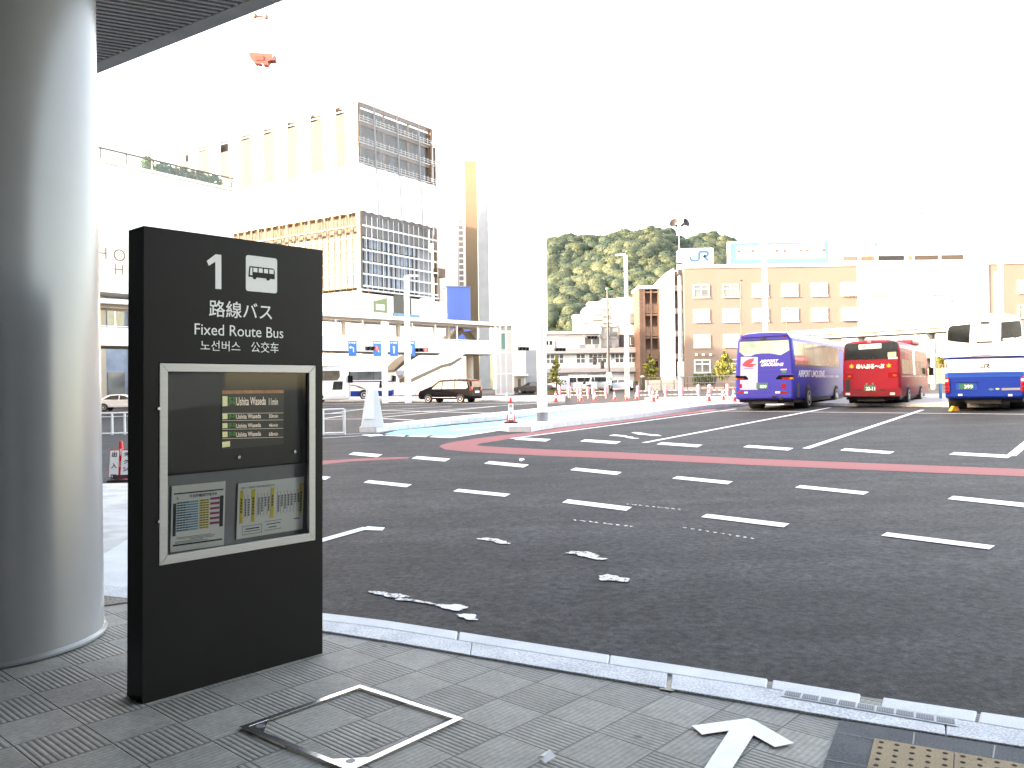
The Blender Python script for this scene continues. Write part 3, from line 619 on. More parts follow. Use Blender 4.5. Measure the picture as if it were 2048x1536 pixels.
# ------------------------------------------------------------------ unseen station mass behind the viewer, its wings added to shade buses and lot
stn = thing('station_shade_mass', 'unseen grey station mass behind the canopy, with wings added to shade the road', 'building', (-30, -10, 0))
mb = MB(); mb.prism([(-70,-40,-.5),(45,-40,-.5),(45,-7,-.5),(-70,-7,-.5)], (0, 0, 32)); mb.prism([(-70,-6.99,-.6),(-19,-6.99,-.6),(-19,28.5,-.6),(-70,28.5,-.6)], (0, 0, 15.2)); mb.prism([(-75,28.51,-.8),(-32.5,28.51,-.8),(-32.5,63,-.8),(-75,63,-.8)], (0, 0, 13)); wchild(mb.build('wall', K['concrete']), stn)
mb = MB()
for i in range(16):
    for j in range(5): mb.box(-16+i*3.8, -7.0, 6+j*5.2, -13.4+i*3.8, -6.96, 9.2+j*5.2)
wchild(mb.build('window', K['dark_glass']), stn)
# ------------------------------------------------------------------ coaches and buses seen from behind
def wheel(parent, x, y, r, w, side, hub='rim', nm='wheel'):
    root = MB(); root.lathe([(r*.62, -w/2), (r*.93, -w/2), (r, -w*.32), (r, w*.32), (r*.93, w/2), (r*.62, w/2)], n=32, axis='x')
    wh = root.build(nm, K['black_rubber'], parent, 40, loc=(x, y, r))
    h = MB(); s_ = side
    e = w/2+.012; h.lathe([(r*.66, (e-.06)*s_), (r*.65, (e-.004)*s_), (r*.58, (e-.006)*s_), (r*.50, (e-.03)*s_), (r*.30, (e-.035)*s_), (r*.26, (e-.005)*s_), (.001, (e-.002)*s_)], n=24, axis='x')
    h.build('rim', K[hub], wh, 40); return wh
def interp(pts, z):
    for (x0, z0), (x1, z1) in zip(pts, pts[1:]):
        if z0 <= z <= z1: return x0+(x1-x0)*(z-z0)/max(1e-6, z1-z0)
    return pts[-1][0] if z > pts[-1][1] else pts[0][0]
class Bus:
    def __init__(s, name, label, loc, rz, W, H, L, prof, bands, mats, lean=.03, group=None):
        s.W, s.H, s.L, s.prof, s.lean, s.z0 = W, H, L, prof, lean, prof[0][1]
        s.root = thing(name, label, 'bus', loc, rz, group)
        pts = [(-x, z) for x, z in prof[::-1] if x > .001]; full = [(x, z) for x, z in prof]+[(-x, z) for x, z in prof[::-1] if x > .001]
        secs = [(0, .11), (.025, .055), (.07, .018), (.14, 0), (L*.5, 0), (L-.3, 0), (L-.1, .05), (L, .2)]
        mb = MB(); zc = (H+s.z0)/2; n = len(full); rows = []
        for y, i in secs:
            w = max(0, 1-y/(L*.4))
            rows.append([(x*(1-i/(W/2)), y+lean*(z-s.z0)*w, zc+(z-zc)*(1-i/(H/2))) for x, z in full])
        idx = mb.add([p for r_ in rows for p in r_])
        for a in range(len(rows)-1):
            for b in range(n):
                c = (b+1) % n; zz = (full[b][1]+full[c][1])/2
                mb.f.append((idx+a*n+b, idx+(a+1)*n+b, idx+(a+1)*n+c, idx+a*n+c)); mb.m.append(bands(zz, secs[a][0], full[b][0]))
        # rear and front caps cut into strips so that bands run across them
        half = [q for q in prof if q[0] > .001]
        for r_, fl in ((0, 0), (len(rows)-1, 1)):
            y, i = secs[r_]; w = max(0, 1-y/(L*.4))
            T = lambda x, z: (x*(1-i/(W/2)), y+lean*(z-s.z0)*w, zc+(z-zc)*(1-i/(H/2)))
            for (x0, z0), (x1, z1) in zip(half, half[1:]):
                q = [T(-x0, z0), T(x0, z0), T(x1, z1), T(-x1, z1)]
                mb.face(q[::-1] if fl else q, bands((z0+z1)/2, y, 0))
        s.body = mb.build('body', [K[m_] for m_ in mats], s.root, 50)
    def ry(s, z): return s.lean*(z-s.z0)
    def rear(s, name, pts, mat, out=.006, parent=None, thick=.02):
        mb = MB(); mb.prism([(u, s.ry(z)+thick, z) for u, z in pts], (0, -thick-out, 0)); return mb.build(name, K[mat] if isinstance(mat, str) else mat, parent or s.root)
    def side(s, name, pts, mat, sgn=1, out=.006, parent=None):
        """panel on the side wall: pts are (y, z)"""
        mb = MB(); q = [Vector((sgn*(interp(s.prof, z)-.02), y, z)) for y, z in pts]; mb.prism(q, (sgn*(.02+out), 0, 0)); return mb.build(name, K[mat] if isinstance(mat, str) else mat, parent or s.root)
    def rtext(s, body, u, z, w, h, mat, bold=.01, shear=0, out=.009, name='lettering'):
        mb = MB(); put_text(mb, body, (u, s.ry(z)-out, z), (1, 0, 0), Vector((0, s.lean, 1)).normalized(), w, h, bold, shear); return mb.build(name, K[mat], s.root)
    def under(s, wheels, r=.5, axle_hub='rim'):
        mb = MB(); mb.box(-s.W/2+.10, .3, .34, s.W/2-.10, s.L-.4, s.z0+.15); mb.box(-.6, .2, .28, .5, 1.4, s.z0+.1); mb.tube((-s.W/2+.3, wheels[0], r), (s.W/2-.3, wheels[0], r), .09)
        mb.box(-s.W/2+.25, .5, .33, -s.W/2+.75, 1.6, s.z0+.1); mb.build('chassis', K['chassis'], s.root)
        for y in wheels:
            for sg in (-1, 1):
                dual = y == wheels[0]; w_ = .58 if dual else .28
                wheel(s.root, sg*(s.W/2+.045-w_/2), y, r, w_, sg, axle_hub)
                ar = MB(); q = [(sg*(s.W/2+.004), y+(r+.10)*math.cos(a), max(s.z0+.01, r+(r+.10)*math.sin(a))) for a in [PI*i/16 for i in range(17)]]
                ar.prism([(x-sg*.02, y_, z_) for x, y_, z_ in q], (sg*.02, 0, 0)); ar.build('wheel_arch', K['black'], s.root)
def bus_loc(px_left, Z, W, th):
    x = (px_left-1024)/FPX*Z; cx, cy = x+W/2*math.cos(th), Z-W/2*math.sin(th); return (cx, cy, gz(cx, cy))
# --- purple airport coach
TH = rad(32)
prof = [(1.16,.46),(1.24,.52),(1.25,1.0),(1.25,1.62),(1.245,1.72),(1.22,2.2),(1.16,2.98),(1.13,3.08),(1.02,3.22),(.8,3.31),(.4,3.345),(.001,3.35)]
b = Bus('airport_coach', 'violet airport coach seen from behind with a red wing mark on its rear', bus_loc(1469.5, 36.4, 2.5, TH), -TH, 2.5, 3.35, 12, prof,
        lambda z, y, x: 1 if (z > 3.05 and y > .06) else 0, ['purple', 'bus_white'])
R = lambda pts: [((x-565)*.00325, (1392-y)*.00322) for x, y in pts]
b.under([2.55, 8.6])
b.rear('rear_window', R([(250,468),(883,466),(893,600),(850,625),(782,662),(700,645),(640,635),(540,633),(450,640),(395,664),(312,664),(285,640),(238,602)]), MT('coach_rear_glass', (.30, .42, .37), .06, var=.3, sc=1.0, spec=.8))
b.rear('window_seal', R([(246,455),(885,453),(884,466),(250,468)]), 'black', .012)
b.rear('white_panel', R([(262,672),(487,680),(482,1112),(247,1112)]), 'lavender')
lg = b.rear('wing_emblem', R([(275,785),(300,750),(330,722),(380,703),(438,694),(432,726),(405,756),(385,766),(470,770),(462,783),(425,790),(432,808),(380,813),(325,806)]), 'logo_red', .009)
b.rear('wing_line', R([(305,826),(426,826),(426,834),(305,834)]), 'purple', .009)
u, z = R([(513,756)])[0]; b.rtext('AIRPORT', u, z, .78, .125, 'white', .03, .25)
u, z = R([(528,803)])[0]; b.rtext('LIMOUSINE', u, z, .95, .125, 'white', .03, .25)
for q, nm in (([(190,925),(330,925),(362,965),(355,980),(190,980)], 0), ([(720,978),(722,962),(762,925),(945,925),(950,980)], 1)):
    lp_ = b.rear('tail_lamp', R(q), 'black_gloss', .012)
    if nm: b.rear('brake_light', R([(800,955),(895,955),(895,979),(800,979)]), 'lamp_red', .016, lp_); b.rear('indicator', R([(897,955),(942,955),(942,979),(897,979)]), 'lamp_orange', .016, lp_)
    else: b.rear('brake_light', R([(212,957),(305,960),(305,976),(212,976)]), 'lamp_red', .016, lp_); b.rear('indicator', R([(191,955),(210,955),(210,977),(191,977)]), 'lamp_orange', .016, lp_)
pl = b.rear('number_plate', R([(466,1022),(614,1022),(612,1100),(466,1100)]), 'plate_green', .014)
m_ = MB(); u, z = R([(515,1092)])[0]; put_text(m_, '839', (u, b.ry(z)-.017, z), (1,0,0), (0,0,1), .27, .13, .03); m_.build('plate_number', K['white'], pl)
for q, mt in (([(237,1036),(276,1036),(276,1092),(237,1092)], 'lamp_red'), ([(796,1037),(848,1037),(848,1100),(796,1100)], 'lamp_red'), ([(214,1132),(300,1132),(300,1158),(214,1158)], 'lamp_red'), ([(775,1138),(865,1138),(865,1164),(775,1164)], 'lamp_red')): b.rear('reflector', R(q), mt, .01)
for q in ([(305,1138),(352,1138),(352,1160),(305,1160)], [(712,1138),(772,1138),(772,1162),(712,1162)]): b.rear('reversing_light', R(q), 'lamp_clear', .01)
for q in ([(670,1190),(728,1190),(722,1216),(672,1216)], [(766,1215),(812,1210),(812,1245),(766,1245)]): b.rear('exhaust', R(q), 'black', .03)
b.rear('sticker', R([(782,845),(858,845),(858,858),(782,858)]), 'white'); b.rear('sticker', R([(797,862),(850,862),(850,898),(797,898)]), 'plate_green')
b.rear('camera', R([(530,424),(578,424),(578,456),(530,456)]), 'black', .06)
for q in ([(292,426),(316,426),(316,440),(292,440)], [(808,412),(842,412),(842,428),(808,428)]): b.rear('marker_light', R(q), 'lamp_red', .012)
for y0 in (850, 915, 1122, 1180): b.rear('panel_seam', R([(190,y0),(945,y0),(945,y0+3),(190,y0+3)]), MT('seam', (.05, .045, .22), .5), .0035)
b.rear('rear_spoiler', R([(275,385),(870,372),(885,405),(262,418)]), 'purple', .05)
for sg in (1, -1):
    w_ = b.side('side_window', [(.35,1.95),(9.6,1.95),(9.6,2.93),(.35,2.93)], 'tint_glass', sg)
    for i, y in enumerate((2.1, 3.8, 5.4, 7.0, 8.5)): b.side('window_pillar', [(y,1.95),(y+.07,1.95),(y+.07,2.93),(y,2.93)], 'black', sg, .009, w_)
    b.side('door', [(10.1,.55),(11,.55),(11,2.9),(10.1,2.9)], 'dark_glass', sg)
    b.side('picture_panel', [(3.7,.5),(9.4,.5),(9.4,1.5),(4.1,1.5)], 'silver', sg, .004)
    m_ = MB(); put_text(m_, 'AIRPORT LIMOUSINE', (sg*1.262, .75 if sg > 0 else 6.6, 1.42), (0, sg, 0), (0, 0, 1), 5.2, .30, .025); m_.build('lettering', K['white'], b.root)
b.side('vent', [(.55,.55),(1.0,.55),(1.0,1.15),(.55,1.15)], 'dark_metal', 1); b.side('window_line', [(.3,1.86),(9.8,1.86),(9.8,1.93),(.3,1.93)], 'dark_metal', 1)
# --- red city loop bus
prof = [(1.08,.44),(1.14,.49),(1.15,.9),(1.15,1.45),(1.145,1.55),(1.12,2.3),(1.09,2.55),(1.06,2.66),(.98,2.76),(.7,2.82),(.3,2.84),(.001,2.845)]
TH2 = rad(33)
b = Bus('city_bus', 'bright red city bus with maple leaves and green plate, seen from behind', bus_loc(1684.5, 35.9, 2.3, TH2), -TH2, 2.3, 2.85, 8.9, prof,
        lambda z, y, x: 1 if (z < .62) else 0, ['bus_red', 'bus_dark_red'], .012)
R = lambda pts: [((x-436)*.00372, (1052-y)*.00385) for x, y in pts]
b.under([1.95, 5.9], .44)
b.rear('rear_window', R([(158,352),(172,345),(700,338),(712,348),(712,520),(152,525)]), 'dark_glass')
b.rear('destination_sign', R([(308,357),(548,350),(548,403),(308,411)]), MT('blind_face', (.42, .58, .56), .4, var=.05), .010)
m_ = MB(); u, z = R([(325,395)])[0]; put_text(m_, '広島駅・めいぷる〜ぷ', (u, b.ry(z)-.013, z), (1,0,0), (0,0,1), .76, .10, .01); m_.build('lettering', K['ink'], b.root)
b.rear('notice', R([(612,450),(700,448),(700,500),(612,502)]), 'beige', .01); b.rear('sticker', R([(618,507),(712,503),(712,522),(618,524)]), 'white', .01)
u, z = R([(280,624)])[0]; b.rtext('めいぷる〜ぷ', u, z, 1.10, .20, 'white', .05)
def maple(cx, cy, s_):
    q = []
    for a, r_ in ((90,.30),(70,.62),(50,.30),(25,.95),(5,.40),(-30,.98),(-55,.5),(-90,1.0),(-125,.5),(-150,.98),(-185,.40),(-205,.95),(-230,.30),(-250,.62)): q.append((cx+s_*r_*math.cos(rad(a)), cy+s_*r_*math.sin(rad(a))))
    return q
for c in (230, 622): b.rear('maple_leaf', R(maple(c, 600, 34)), MT('maple', (.85, .38, .02), .5), .009)
for q, o_ in (([(150,674),(243,674),(243,726),(150,726)], (190,694,225,714)), ([(612,670),(716,668),(716,724),(612,726)], (665,690,700,712))):
    lp_ = b.rear('tail_lamp', R(q), 'lamp_red', .014); x0, y0, x1, y1 = o_; b.rear('indicator', R([(x0,y0),(x1,y0),(x1,y1),(x0,y1)]), MT('amber', (.30, .08, .02), .2), .018, lp_)
b.rear('vent', R([(163,740),(212,740),(212,868),(163,868)]), 'black', .008)
pl = b.rear('number_plate', R([(363,806),(486,804),(486,865),(363,866)]), 'plate_green', .02)
m_ = MB(); u, z = R([(380,860)])[0]; put_text(m_, '22-11', (u, b.ry(z)-.024, z), (1,0,0), (0,0,1), .36, .14, .03); m_.build('plate_number', K['white'], pl)
for c in (392, 455):
    u, z = R([(c, 790)])[0]; m_ = MB(); m_.tube((u, b.ry(z), z), (u, b.ry(z)-.06, z), .045, .03, 12); m_.build('plate_light', K['grey_metal'], b.root)
for q in ([(298,660),(556,660),(556,665),(298,665)], [(298,660),(303,660),(303,735),(298,735)], [(551,660),(556,660),(556,735),(551,735)], [(150,628),(712,628),(712,631),(150,631)]): b.rear('panel_seam', R(q), 'bus_dark_red', .004)
b.rear('bumper', R([(132,872),(742,872),(745,925),(130,925)]), 'bus_dark_red', .05)
b.rear('lower_panel', R([(145,838),(190,850),(300,858),(560,858),(680,850),(738,832),(740,872),(140,872)]), 'bus_dark_red', .007)
for q in ([(166,886),(214,886),(214,911),(166,911)], [(635,886),(684,886),(684,911),(635,911)]): b.rear('reversing_light', R(q), 'lamp_clear', .06)
for q in ([(272,850),(330,850),(330,862),(272,862)], [(525,850),(585,850),(585,862),(525,862)]): b.rear('grille_slot', R(q), 'black', .012)
b.rear('camera', R([(402,312),(440,312),(440,336),(402,336)]), 'pink', .05)
for sg in (1, -1):
    w_ = b.side('side_window', [(.45,1.42),(7.6,1.42),(7.6,2.42),(.45,2.42)], 'tint_glass', sg)
    for y in (1.5, 2.6, 5.0, 6.3): b.side('window_pillar', [(y,1.42),(y+.09,1.42),(y+.09,2.42),(y,2.42)], 'black', sg, .009, w_)
    b.side('white_strip', [(3.6,1.36),(4.2,1.36),(4.2,2.46),(3.6,2.46)], 'white', sg, .012)
    b.side('picture_panel', [(.3,.45),(7.9,.45),(7.9,1.34),(.3,1.34)], MT('side_picture', (.34, .25, .20), .4, var=.6, sc=2.2), sg, .004)
    b.side('roof_band', [(.2,2.5),(8.4,2.5),(8.4,2.62),(.2,2.62)], 'pink', sg, .004)
    m_ = MB(); m_.box(sg*1.2, 8.55, 1.35, sg*1.42, 8.7, 1.75); m_.bar((sg*1.05, 8.7, 1.9), (sg*1.32, 8.62, 1.72), .03, .03); m_.build('mirror', K['black'], b.root)
m_ = MB(); m_.box(-.45, 1.2, 2.82, .45, 3.2, 2.98); m_.build('roof_unit', K['pink'], b.root, bev=.06)
m_ = MB(); m_.box(.3, 4.6, 2.80, 1.0, 6.8, 3.0); m_.build('roof_unit', K['bus_red'], b.root, bev=.06)
# --- blue and white highway coach
prof = [(1.16,.46),(1.24,.52),(1.25,.9),(1.25,1.18),(1.25,1.36),(1.25,1.86),(1.25,1.94),(1.245,2.05),(1.22,2.4),(1.15,3.08),(1.10,3.22),(.98,3.34),(.7,3.42),(.3,3.45),(.001,3.455)]
b = Bus('highway_coach', 'tall white and blue highway coach seen from behind at the right edge', bus_loc(1889, 30.2, 2.5, TH), -TH, 2.5, 3.455, 12, prof,
        lambda z, y, x: 2 if z < 1.18 else 3 if z < 1.36 else 0 if z < 1.86 else 2 if z < 1.94 else 0, ['bus_white', 'bus_white', 'bus_blue', 'bus_light_blue'], .03)
R = lambda pts: [((x-1617)*.00300, (1062-y)*.00333) for x, y in pts]
b.under([2.5, 8.7])
b.rear('rear_window', R([(1252,152),(1275,138),(1480,125),(1464,330),(1340,312),(1236,296),(1240,200)]), 'dark_glass'); b.rear('rear_window', R([(1792,120),(1960,112),(1985,122),(1994,180),(1996,278),(1900,304),(1788,326)]), 'dark_glass')
b.rear('top_vent', R([(1490,132),(1758,124),(1756,166),(1491,172)]), 'pale_wall'); b.rear('handle_slot', R([(1540,320),(1702,318),(1702,331),(1540,334)]), 'black', .008)
b.rear('camera', R([(1585,106),(1668,104),(1672,130),(1580,130)]), 'black', .06); b.rear('sticker', R([(1810,296),(1920,290),(1920,308),(1810,314)]), 'white', .009)
b.rear('lip_spoiler', R([(1250,462),(1360,448),(1500,440),(1620,437),(1740,440),(1880,448),(1985,462),(1985,476),(1780,476),(1700,462),(1540,462),(1460,478),(1250,478)]), 'bus_white', .07)
m_ = MB(); cu, cz = R([(1617,582)])[0]; n = 40
for i in range(n):
    a0, a1 = 2*PI*i/n, 2*PI*(i+1)/n; P_ = lambda a, r_: (cu+r_*math.cos(a), b.ry(cz+r_*math.sin(a))-.008, cz+r_*math.sin(a))
    m_.face([P_(a0,.166), P_(a1,.166), P_(a1,.180), P_(a0,.180)])
m_.build('emblem_ring', K['dark_metal'], b.root)
def jr(mb, O, U, V, w, m=0, tk=.105):
    """the two joined letters of the railway mark as strokes in a 1.35 x 0.7 box"""
    O, U, V = Vector(O), Vector(U), Vector(V); s_ = w/1.36; t = tk
    pt = lambda p: O+U*(p[0]*s_)+V*(p[1]*s_)
    def stroke(pl):
        pl = [Vector((x, y)) for x, y in pl]; L_, R_ = [], []
        for i, p in enumerate(pl):
            d = (pl[min(i+1, len(pl)-1)]-pl[max(i-1, 0)]).normalized(); nn = Vector((-d.y, d.x))*t/2; L_.append(p+nn); R_.append(p-nn)
        for i in range(len(pl)-1): mb.face([pt(q) for q in (R_[i], R_[i+1], L_[i+1], L_[i])], m)
    arc = lambda cx, cy, r_, a0, a1, n=8: [(cx+r_*math.cos(rad(a0+(a1-a0)*i/n)), cy+r_*math.sin(rad(a0+(a1-a0)*i/n))) for i in range(n+1)]
    stroke([(.05,.36)]+arc(.25,.25,.20,180,270)+[(.45,.05)]+arc(.50,.21,.16,270,360)+[(.66,.5)]+arc(.80,.51,.14,180,90)+[(1.15,.65)]+arc(1.15,.51,.14,90,-90)+[(.95,.37)])
    stroke([(.95,.37),(1.31,.02)])
m_ = MB(); u, z = R([(1578,600)])[0]; jr(m_, (u, b.ry(z)-.009, z), (1,0,0), (0,.03,1), .27, 0, .17); m_.build('railway_mark', MT('jr_ink', (.012, .016, .05), .6), b.root)
pr = b.rear('plate_recess', R([(1325,742),(1535,742),(1546,830),(1322,830)]), 'bus_light_blue', .012); b.rear('plate_ledge', R([(1322,736),(1538,736),(1538,746),(1322,746)]), 'bus_blue', .05)
pl = b.rear('number_plate', R([(1355,762),(1508,760),(1508,820),(1355,822)]), 'plate_green', .02)
m_ = MB(); u, z = R([(1408,816)])[0]; put_text(m_, '399', (u, b.ry(z)-.024, z), (1,0,0), (0,0,1), .27, .14, .03); m_.build('plate_number', K['white'], pl)
for x0, x1 in ((1204, 1252), (1982, 2030)):
    lp_ = b.rear('tail_lamp', R([(x0,700),(x0+24,696),(x1,702),(x1,850),(x1-12,862),(x0,850)]), MT('lamp_bright', (.55, .015, .03), .15, coat=1), .05)
    for j, (yy, mt) in enumerate(((728,'lamp_clear'),(768,'lamp_red'),(808,'lamp_red'),(840,'lamp_red'))):
        u, z = R([((x0+x1)/2-4, yy)])[0]; m_ = MB(); m_.lathe([(.058, 0), (.05, -.012), (.001, -.02)], (u, b.ry(z)-.05, z), 14, axis='y'); m_.build('lamp_lens', K[mt], lp_, 40)
for q in ([(1342,871),(1388,871),(1388,893),(1342,893)], [(1855,876),(1898,876),(1898,898),(1855,898)]): b.rear('reversing_light', R(q), 'lamp_clear', .012)
b.rear('sticker', R([(1660,820),(1685,810),(1710,820),(1710,828),(1685,838),(1660,830)]), 'cyan_panel'); b.rear('sticker', R([(1724,820),(1750,810),(1776,820),(1750,832)]), 'lime'); b.rear('sticker', R([(1792,812),(1974,810),(1974,833),(1792,836)]), 'alu')
b.rear('side_latch', R([(1214,545),(1228,545),(1228,590),(1214,590)]), 'grey_metal', .01); b.rear('panel_seam', R([(1240,664),(1990,664),(1990,668),(1240,668)]), 'bus_blue', .004); b.rear('panel_seam', R([(1240,712),(1990,712),(1990,715),(1240,715)]), 'bus_blue', .004)
for sg in (1, -1):
    w_ = b.side('side_window', [(.5,2.1),(11.3,2.1),(11.3,3.02),(.5,3.02)], 'dark_glass', sg)
    for y in (2.2, 4, 5.8, 7.6, 9.3): b.side('window_pillar', [(y,2.1),(y+.06,2.1),(y+.06,3.02),(y,3.02)], 'black', sg, .009, w_)
# yellow chock by its wheel
ck = MB(); c0 = G(1911, 822); ck.prism([(-.17,0,0),(.17,0,0),(.10,0,.16),(-.05,0,.18)], (0, .2, 0)); o = ck.build('wheel_chock', K['hazard'], bev=.01, loc=c0); tag(o, 'yellow wheel chock on the ground behind the tall blue and white coach', 'wheel chock')
# ------------------------------------------------------------------ side-on coaches in the far lot
def side_coach(label, px_front, Z, rz, stripe, wheels, L=11.5, H=3.6, group=None):
    x = (px_front-1024)/FPX*Z; loc = Vector((x, Z, gz(x, Z)))
    # local y points to the front; origin at the rear
    d = Vector((-math.sin(rz), math.cos(rz), 0)); base = loc-d*L; base.z = gz(loc.x, loc.y)
    pf = [(1.15,.35),(1.23,.42),(1.25,.95),(1.25,1.05),(1.25,1.9),(1.25,2.03),(1.24,2.1),(1.16,3.1),(1.05,H-.2),(.75,H-.04),(.001,H)]
    c = Bus('parked_coach', label, base, rz, 2.5, H, L, pf, lambda z, y, x: (1 if stripe and (z < .95 or 1.9 < z < 2.03) else 0), ['bus_white', 'bus_blue'], 0, group)
    c.under(wheels, .5)
    for sg in (1, -1):
        gl_ = 'tint_glass' if not stripe else 'window_glass'
        w_ = c.side('side_window', [(.4,2.12),(L-1.0,2.12),(L-.75,2.5),(L-.8,3.05),(.4,3.05)], gl_, sg)
        for y in (2.4, 4.2, 6.0, 7.8, 9.4): c.side('window_pillar', [(y,2.12),(y+.06,2.12),(y+.06,3.05),(y,3.05)], 'black', sg, .009, w_)
        c.side('driver_window', [(L-1.5,1.25),(L-.55,1.25),(L-.5,2.05),(L-1.35,2.05)], 'dark_glass', sg)
        m_ = MB(); m_.box(sg*1.2, L-.05, 1.9, sg*1.45, L+.2, 2.6); m_.build('mirror', K['black_gloss'], c.root, bev=.04)
        if stripe: c.side('emblem_sweep', [(6.4,1.55),(7.4,1.52),(7.9,1.25),(8.6,1.12),(8.3,1.3),(7.9,1.48),(7.3,1.64),(6.4,1.66)], 'tan', sg, .006)
    m_ = MB(); m_.face([(-1.0,L+.012,1.2),(1.0,L+.012,1.2),(.95,L+.012,3.0),(-.95,L+.012,3.0)]); m_.build('windscreen', K['dark_glass'], c.root)
    return c
side_coach('plain white coach half hidden behind the bus stop sign', 699, 80, rad(-84), False, [2.4, 8.6], group=None)
side_coach('white coach with blue stripes parked beyond the plain white coach', 787, 93, rad(-86), True, [2.6, 8.4])
# ------------------------------------------------------------------ cars and vans
def car(name, label, cat, loc, rz, prof, W, belt, wins, mat, wheels, r, lights, group=None, tint='dark_glass', extra=None):
    """prof: closed side outline (y, z), front at +y; wins: window outlines (y, z)"""
    root = thing(name, label, cat, loc, rz, group); top = max(z for y, z in prof)
    hw = lambda z: W/2-(.0 if z < belt else (z-belt)/(top-belt)*W*.12)-(.04 if z < .4 else 0)
    mb = MB(); n = len(prof); i = mb.add([(-hw(z), y, z) for y, z in prof]+[(hw(z), y, z) for y, z in prof])
    mb.f.append(tuple(range(i, i+n))); mb.m.append(0); mb.f.append(tuple(range(i+2*n-1, i+n-1, -1))); mb.m.append(0)
    for q in range(n): mb.f.append((i+q, i+n+q, i+n+(q+1) % n, i+(q+1) % n)); mb.m.append(0)
    bd = mb.build('body', K[mat], root, bev=.05)
    for sg in (1, -1):
        for wn in wins:
            m_ = MB(); m_.prism([(sg*(hw(z)-.01), y, z) for y, z in wn], (sg*.016, 0, 0)); m_.build('window', K[tint], root)
    for q, mt, nm in lights: m_ = MB(); m_.box(*q); m_.build(nm, K[mt], root, bev=.02)
    for y in wheels:
        for sg in (1, -1):
            m_ = MB(); m_.prism([(sg*(W/2-.015), y+(r+.05)*math.cos(a), max(.2, r+(r+.05)*math.sin(a))) for a in [PI*j/14 for j in range(15)]], (sg*.02, 0, 0)); m_.build('wheel_arch', K['black'], root)
            wheel(root, sg*(W/2-.07), y, r, .22, sg)
    return root
van_prof = [(-2.40,.32),(2.30,.30),(2.42,.45),(2.42,.78),(2.30,.98),(1.75,1.16),(1.30,1.32),(.62,1.78),(.25,1.86),(-1.2,1.89),(-2.0,1.85),(-2.22,1.78),(-2.36,1.35),(-2.42,.95),(-2.45,.55)]
a = rad(64)
c0 = ONG(900, 67.3)
car('minivan', 'glossy black minivan driving across the hatched lot', 'minivan', c0, a, van_prof, 1.85, 1.05,
    [[(1.15,1.12),(.55,1.62),(.30,1.66),(.28,1.12)], [(.18,1.12),(.18,1.67),(-.85,1.70),(-.85,1.12)], [(-.93,1.12),(-.93,1.70),(-1.95,1.66),(-2.10,1.22),(-1.9,1.12)]], 'black_gloss', [1.50, -1.45], .34,
    [((-.92,-2.44,.98,-.62,-2.30,1.28),'lamp_red','tail_light'), ((.62,-2.44,.98,.92,-2.30,1.28),'lamp_red','tail_light'), ((-.75,-2.40,1.22,.75,-2.30,1.70),'dark_glass','rear_window'), ((-.7,-2.30,1.76,.7,-2.16,1.80),'red','brake_lamp'), ((-.35,-2.475,.78,.35,-2.44,.95),'white','number_plate'), ((-.94,-1.1,.42,-.925,1.1,.46),'chrome','sill_trim'), ((.55,2.36,.72,.88,2.44,.92),'lamp_clear','headlight'), ((-.88,2.36,.72,-.55,2.44,.92),'lamp_clear','headlight')], tint='window_glass')
sed_prof = [(-2.25,.34),(2.2,.30),(2.32,.5),(2.25,.72),(1.5,.88),(1.05,.95),(.35,1.36),(-.2,1.44),(-.9,1.40),(-1.65,1.02),(-2.2,.98),(-2.3,.7)]
car('saloon_car', 'white saloon car seen side on between the column and the sign', 'car', ONG(246, 73), rad(-82), sed_prof, 1.78, .92,
    [[(.95,.97),(.35,1.30),(-.05,1.36),(-.05,.97)], [(-.12,.97),(-.12,1.36),(-.8,1.33),(-1.4,1.0)]], 'bus_white', [1.4, -1.35], .32, [((.5,-2.32,.72,.86,-2.22,.92),'lamp_red','tail_light'), ((-.86,-2.32,.72,-.5,-2.22,.92),'lamp_red','tail_light'), ((.5,2.2,.6,.85,2.3,.75),'lamp_clear','headlight'), ((-.85,2.2,.6,-.5,2.3,.75),'lamp_clear','headlight')])
hiace = [(-2.3,.35),(2.25,.32),(2.35,.5),(2.3,.95),(1.75,1.2),(1.2,1.85),(.9,1.95),(-2.1,1.95),(-2.3,1.8)]
wv = [[(1.55,1.22),(1.1,1.75),(.55,1.75),(.55,1.22)], [(.4,1.22),(.4,1.75),(-.8,1.75),(-.8,1.22)], [(-.95,1.22),(-.95,1.75),(-2.1,1.75),(-2.1,1.22)]]
vl = [((.6,2.24,.65,.85,2.36,.85),'lamp_clear','headlight'), ((-.85,2.24,.65,-.6,2.36,.85),'lamp_clear','headlight'), ((.7,-2.34,.8,.86,-2.26,1.3),'lamp_red','tail_light'), ((-.86,-2.34,.8,-.7,-2.26,1.3),'lamp_red','tail_light'), ((-.7,1.4,1.25,.7,1.95,1.70),'dark_glass','windscreen')]
for px, Z, r_, label, mt in ((1104, 100, 40, 'white van parked at far left of the grey service block', 'bus_white'), (1146, 100, 60, 'white van with a sloping nose parked right of the sapling', 'bus_white'), (1180, 97, 150, 'white box van parked in the middle of the service block row', 'bus_white'), (1206, 99, 165, 'cream white van parked just left of the signal pole', 'cream')):
    car('parked_van', label, 'van', ONG(px, Z), rad(r_), hiace, 1.75, 1.1, wv, mt, [1.35, -1.3], .32, vl, 'vans parked before the grey service block')
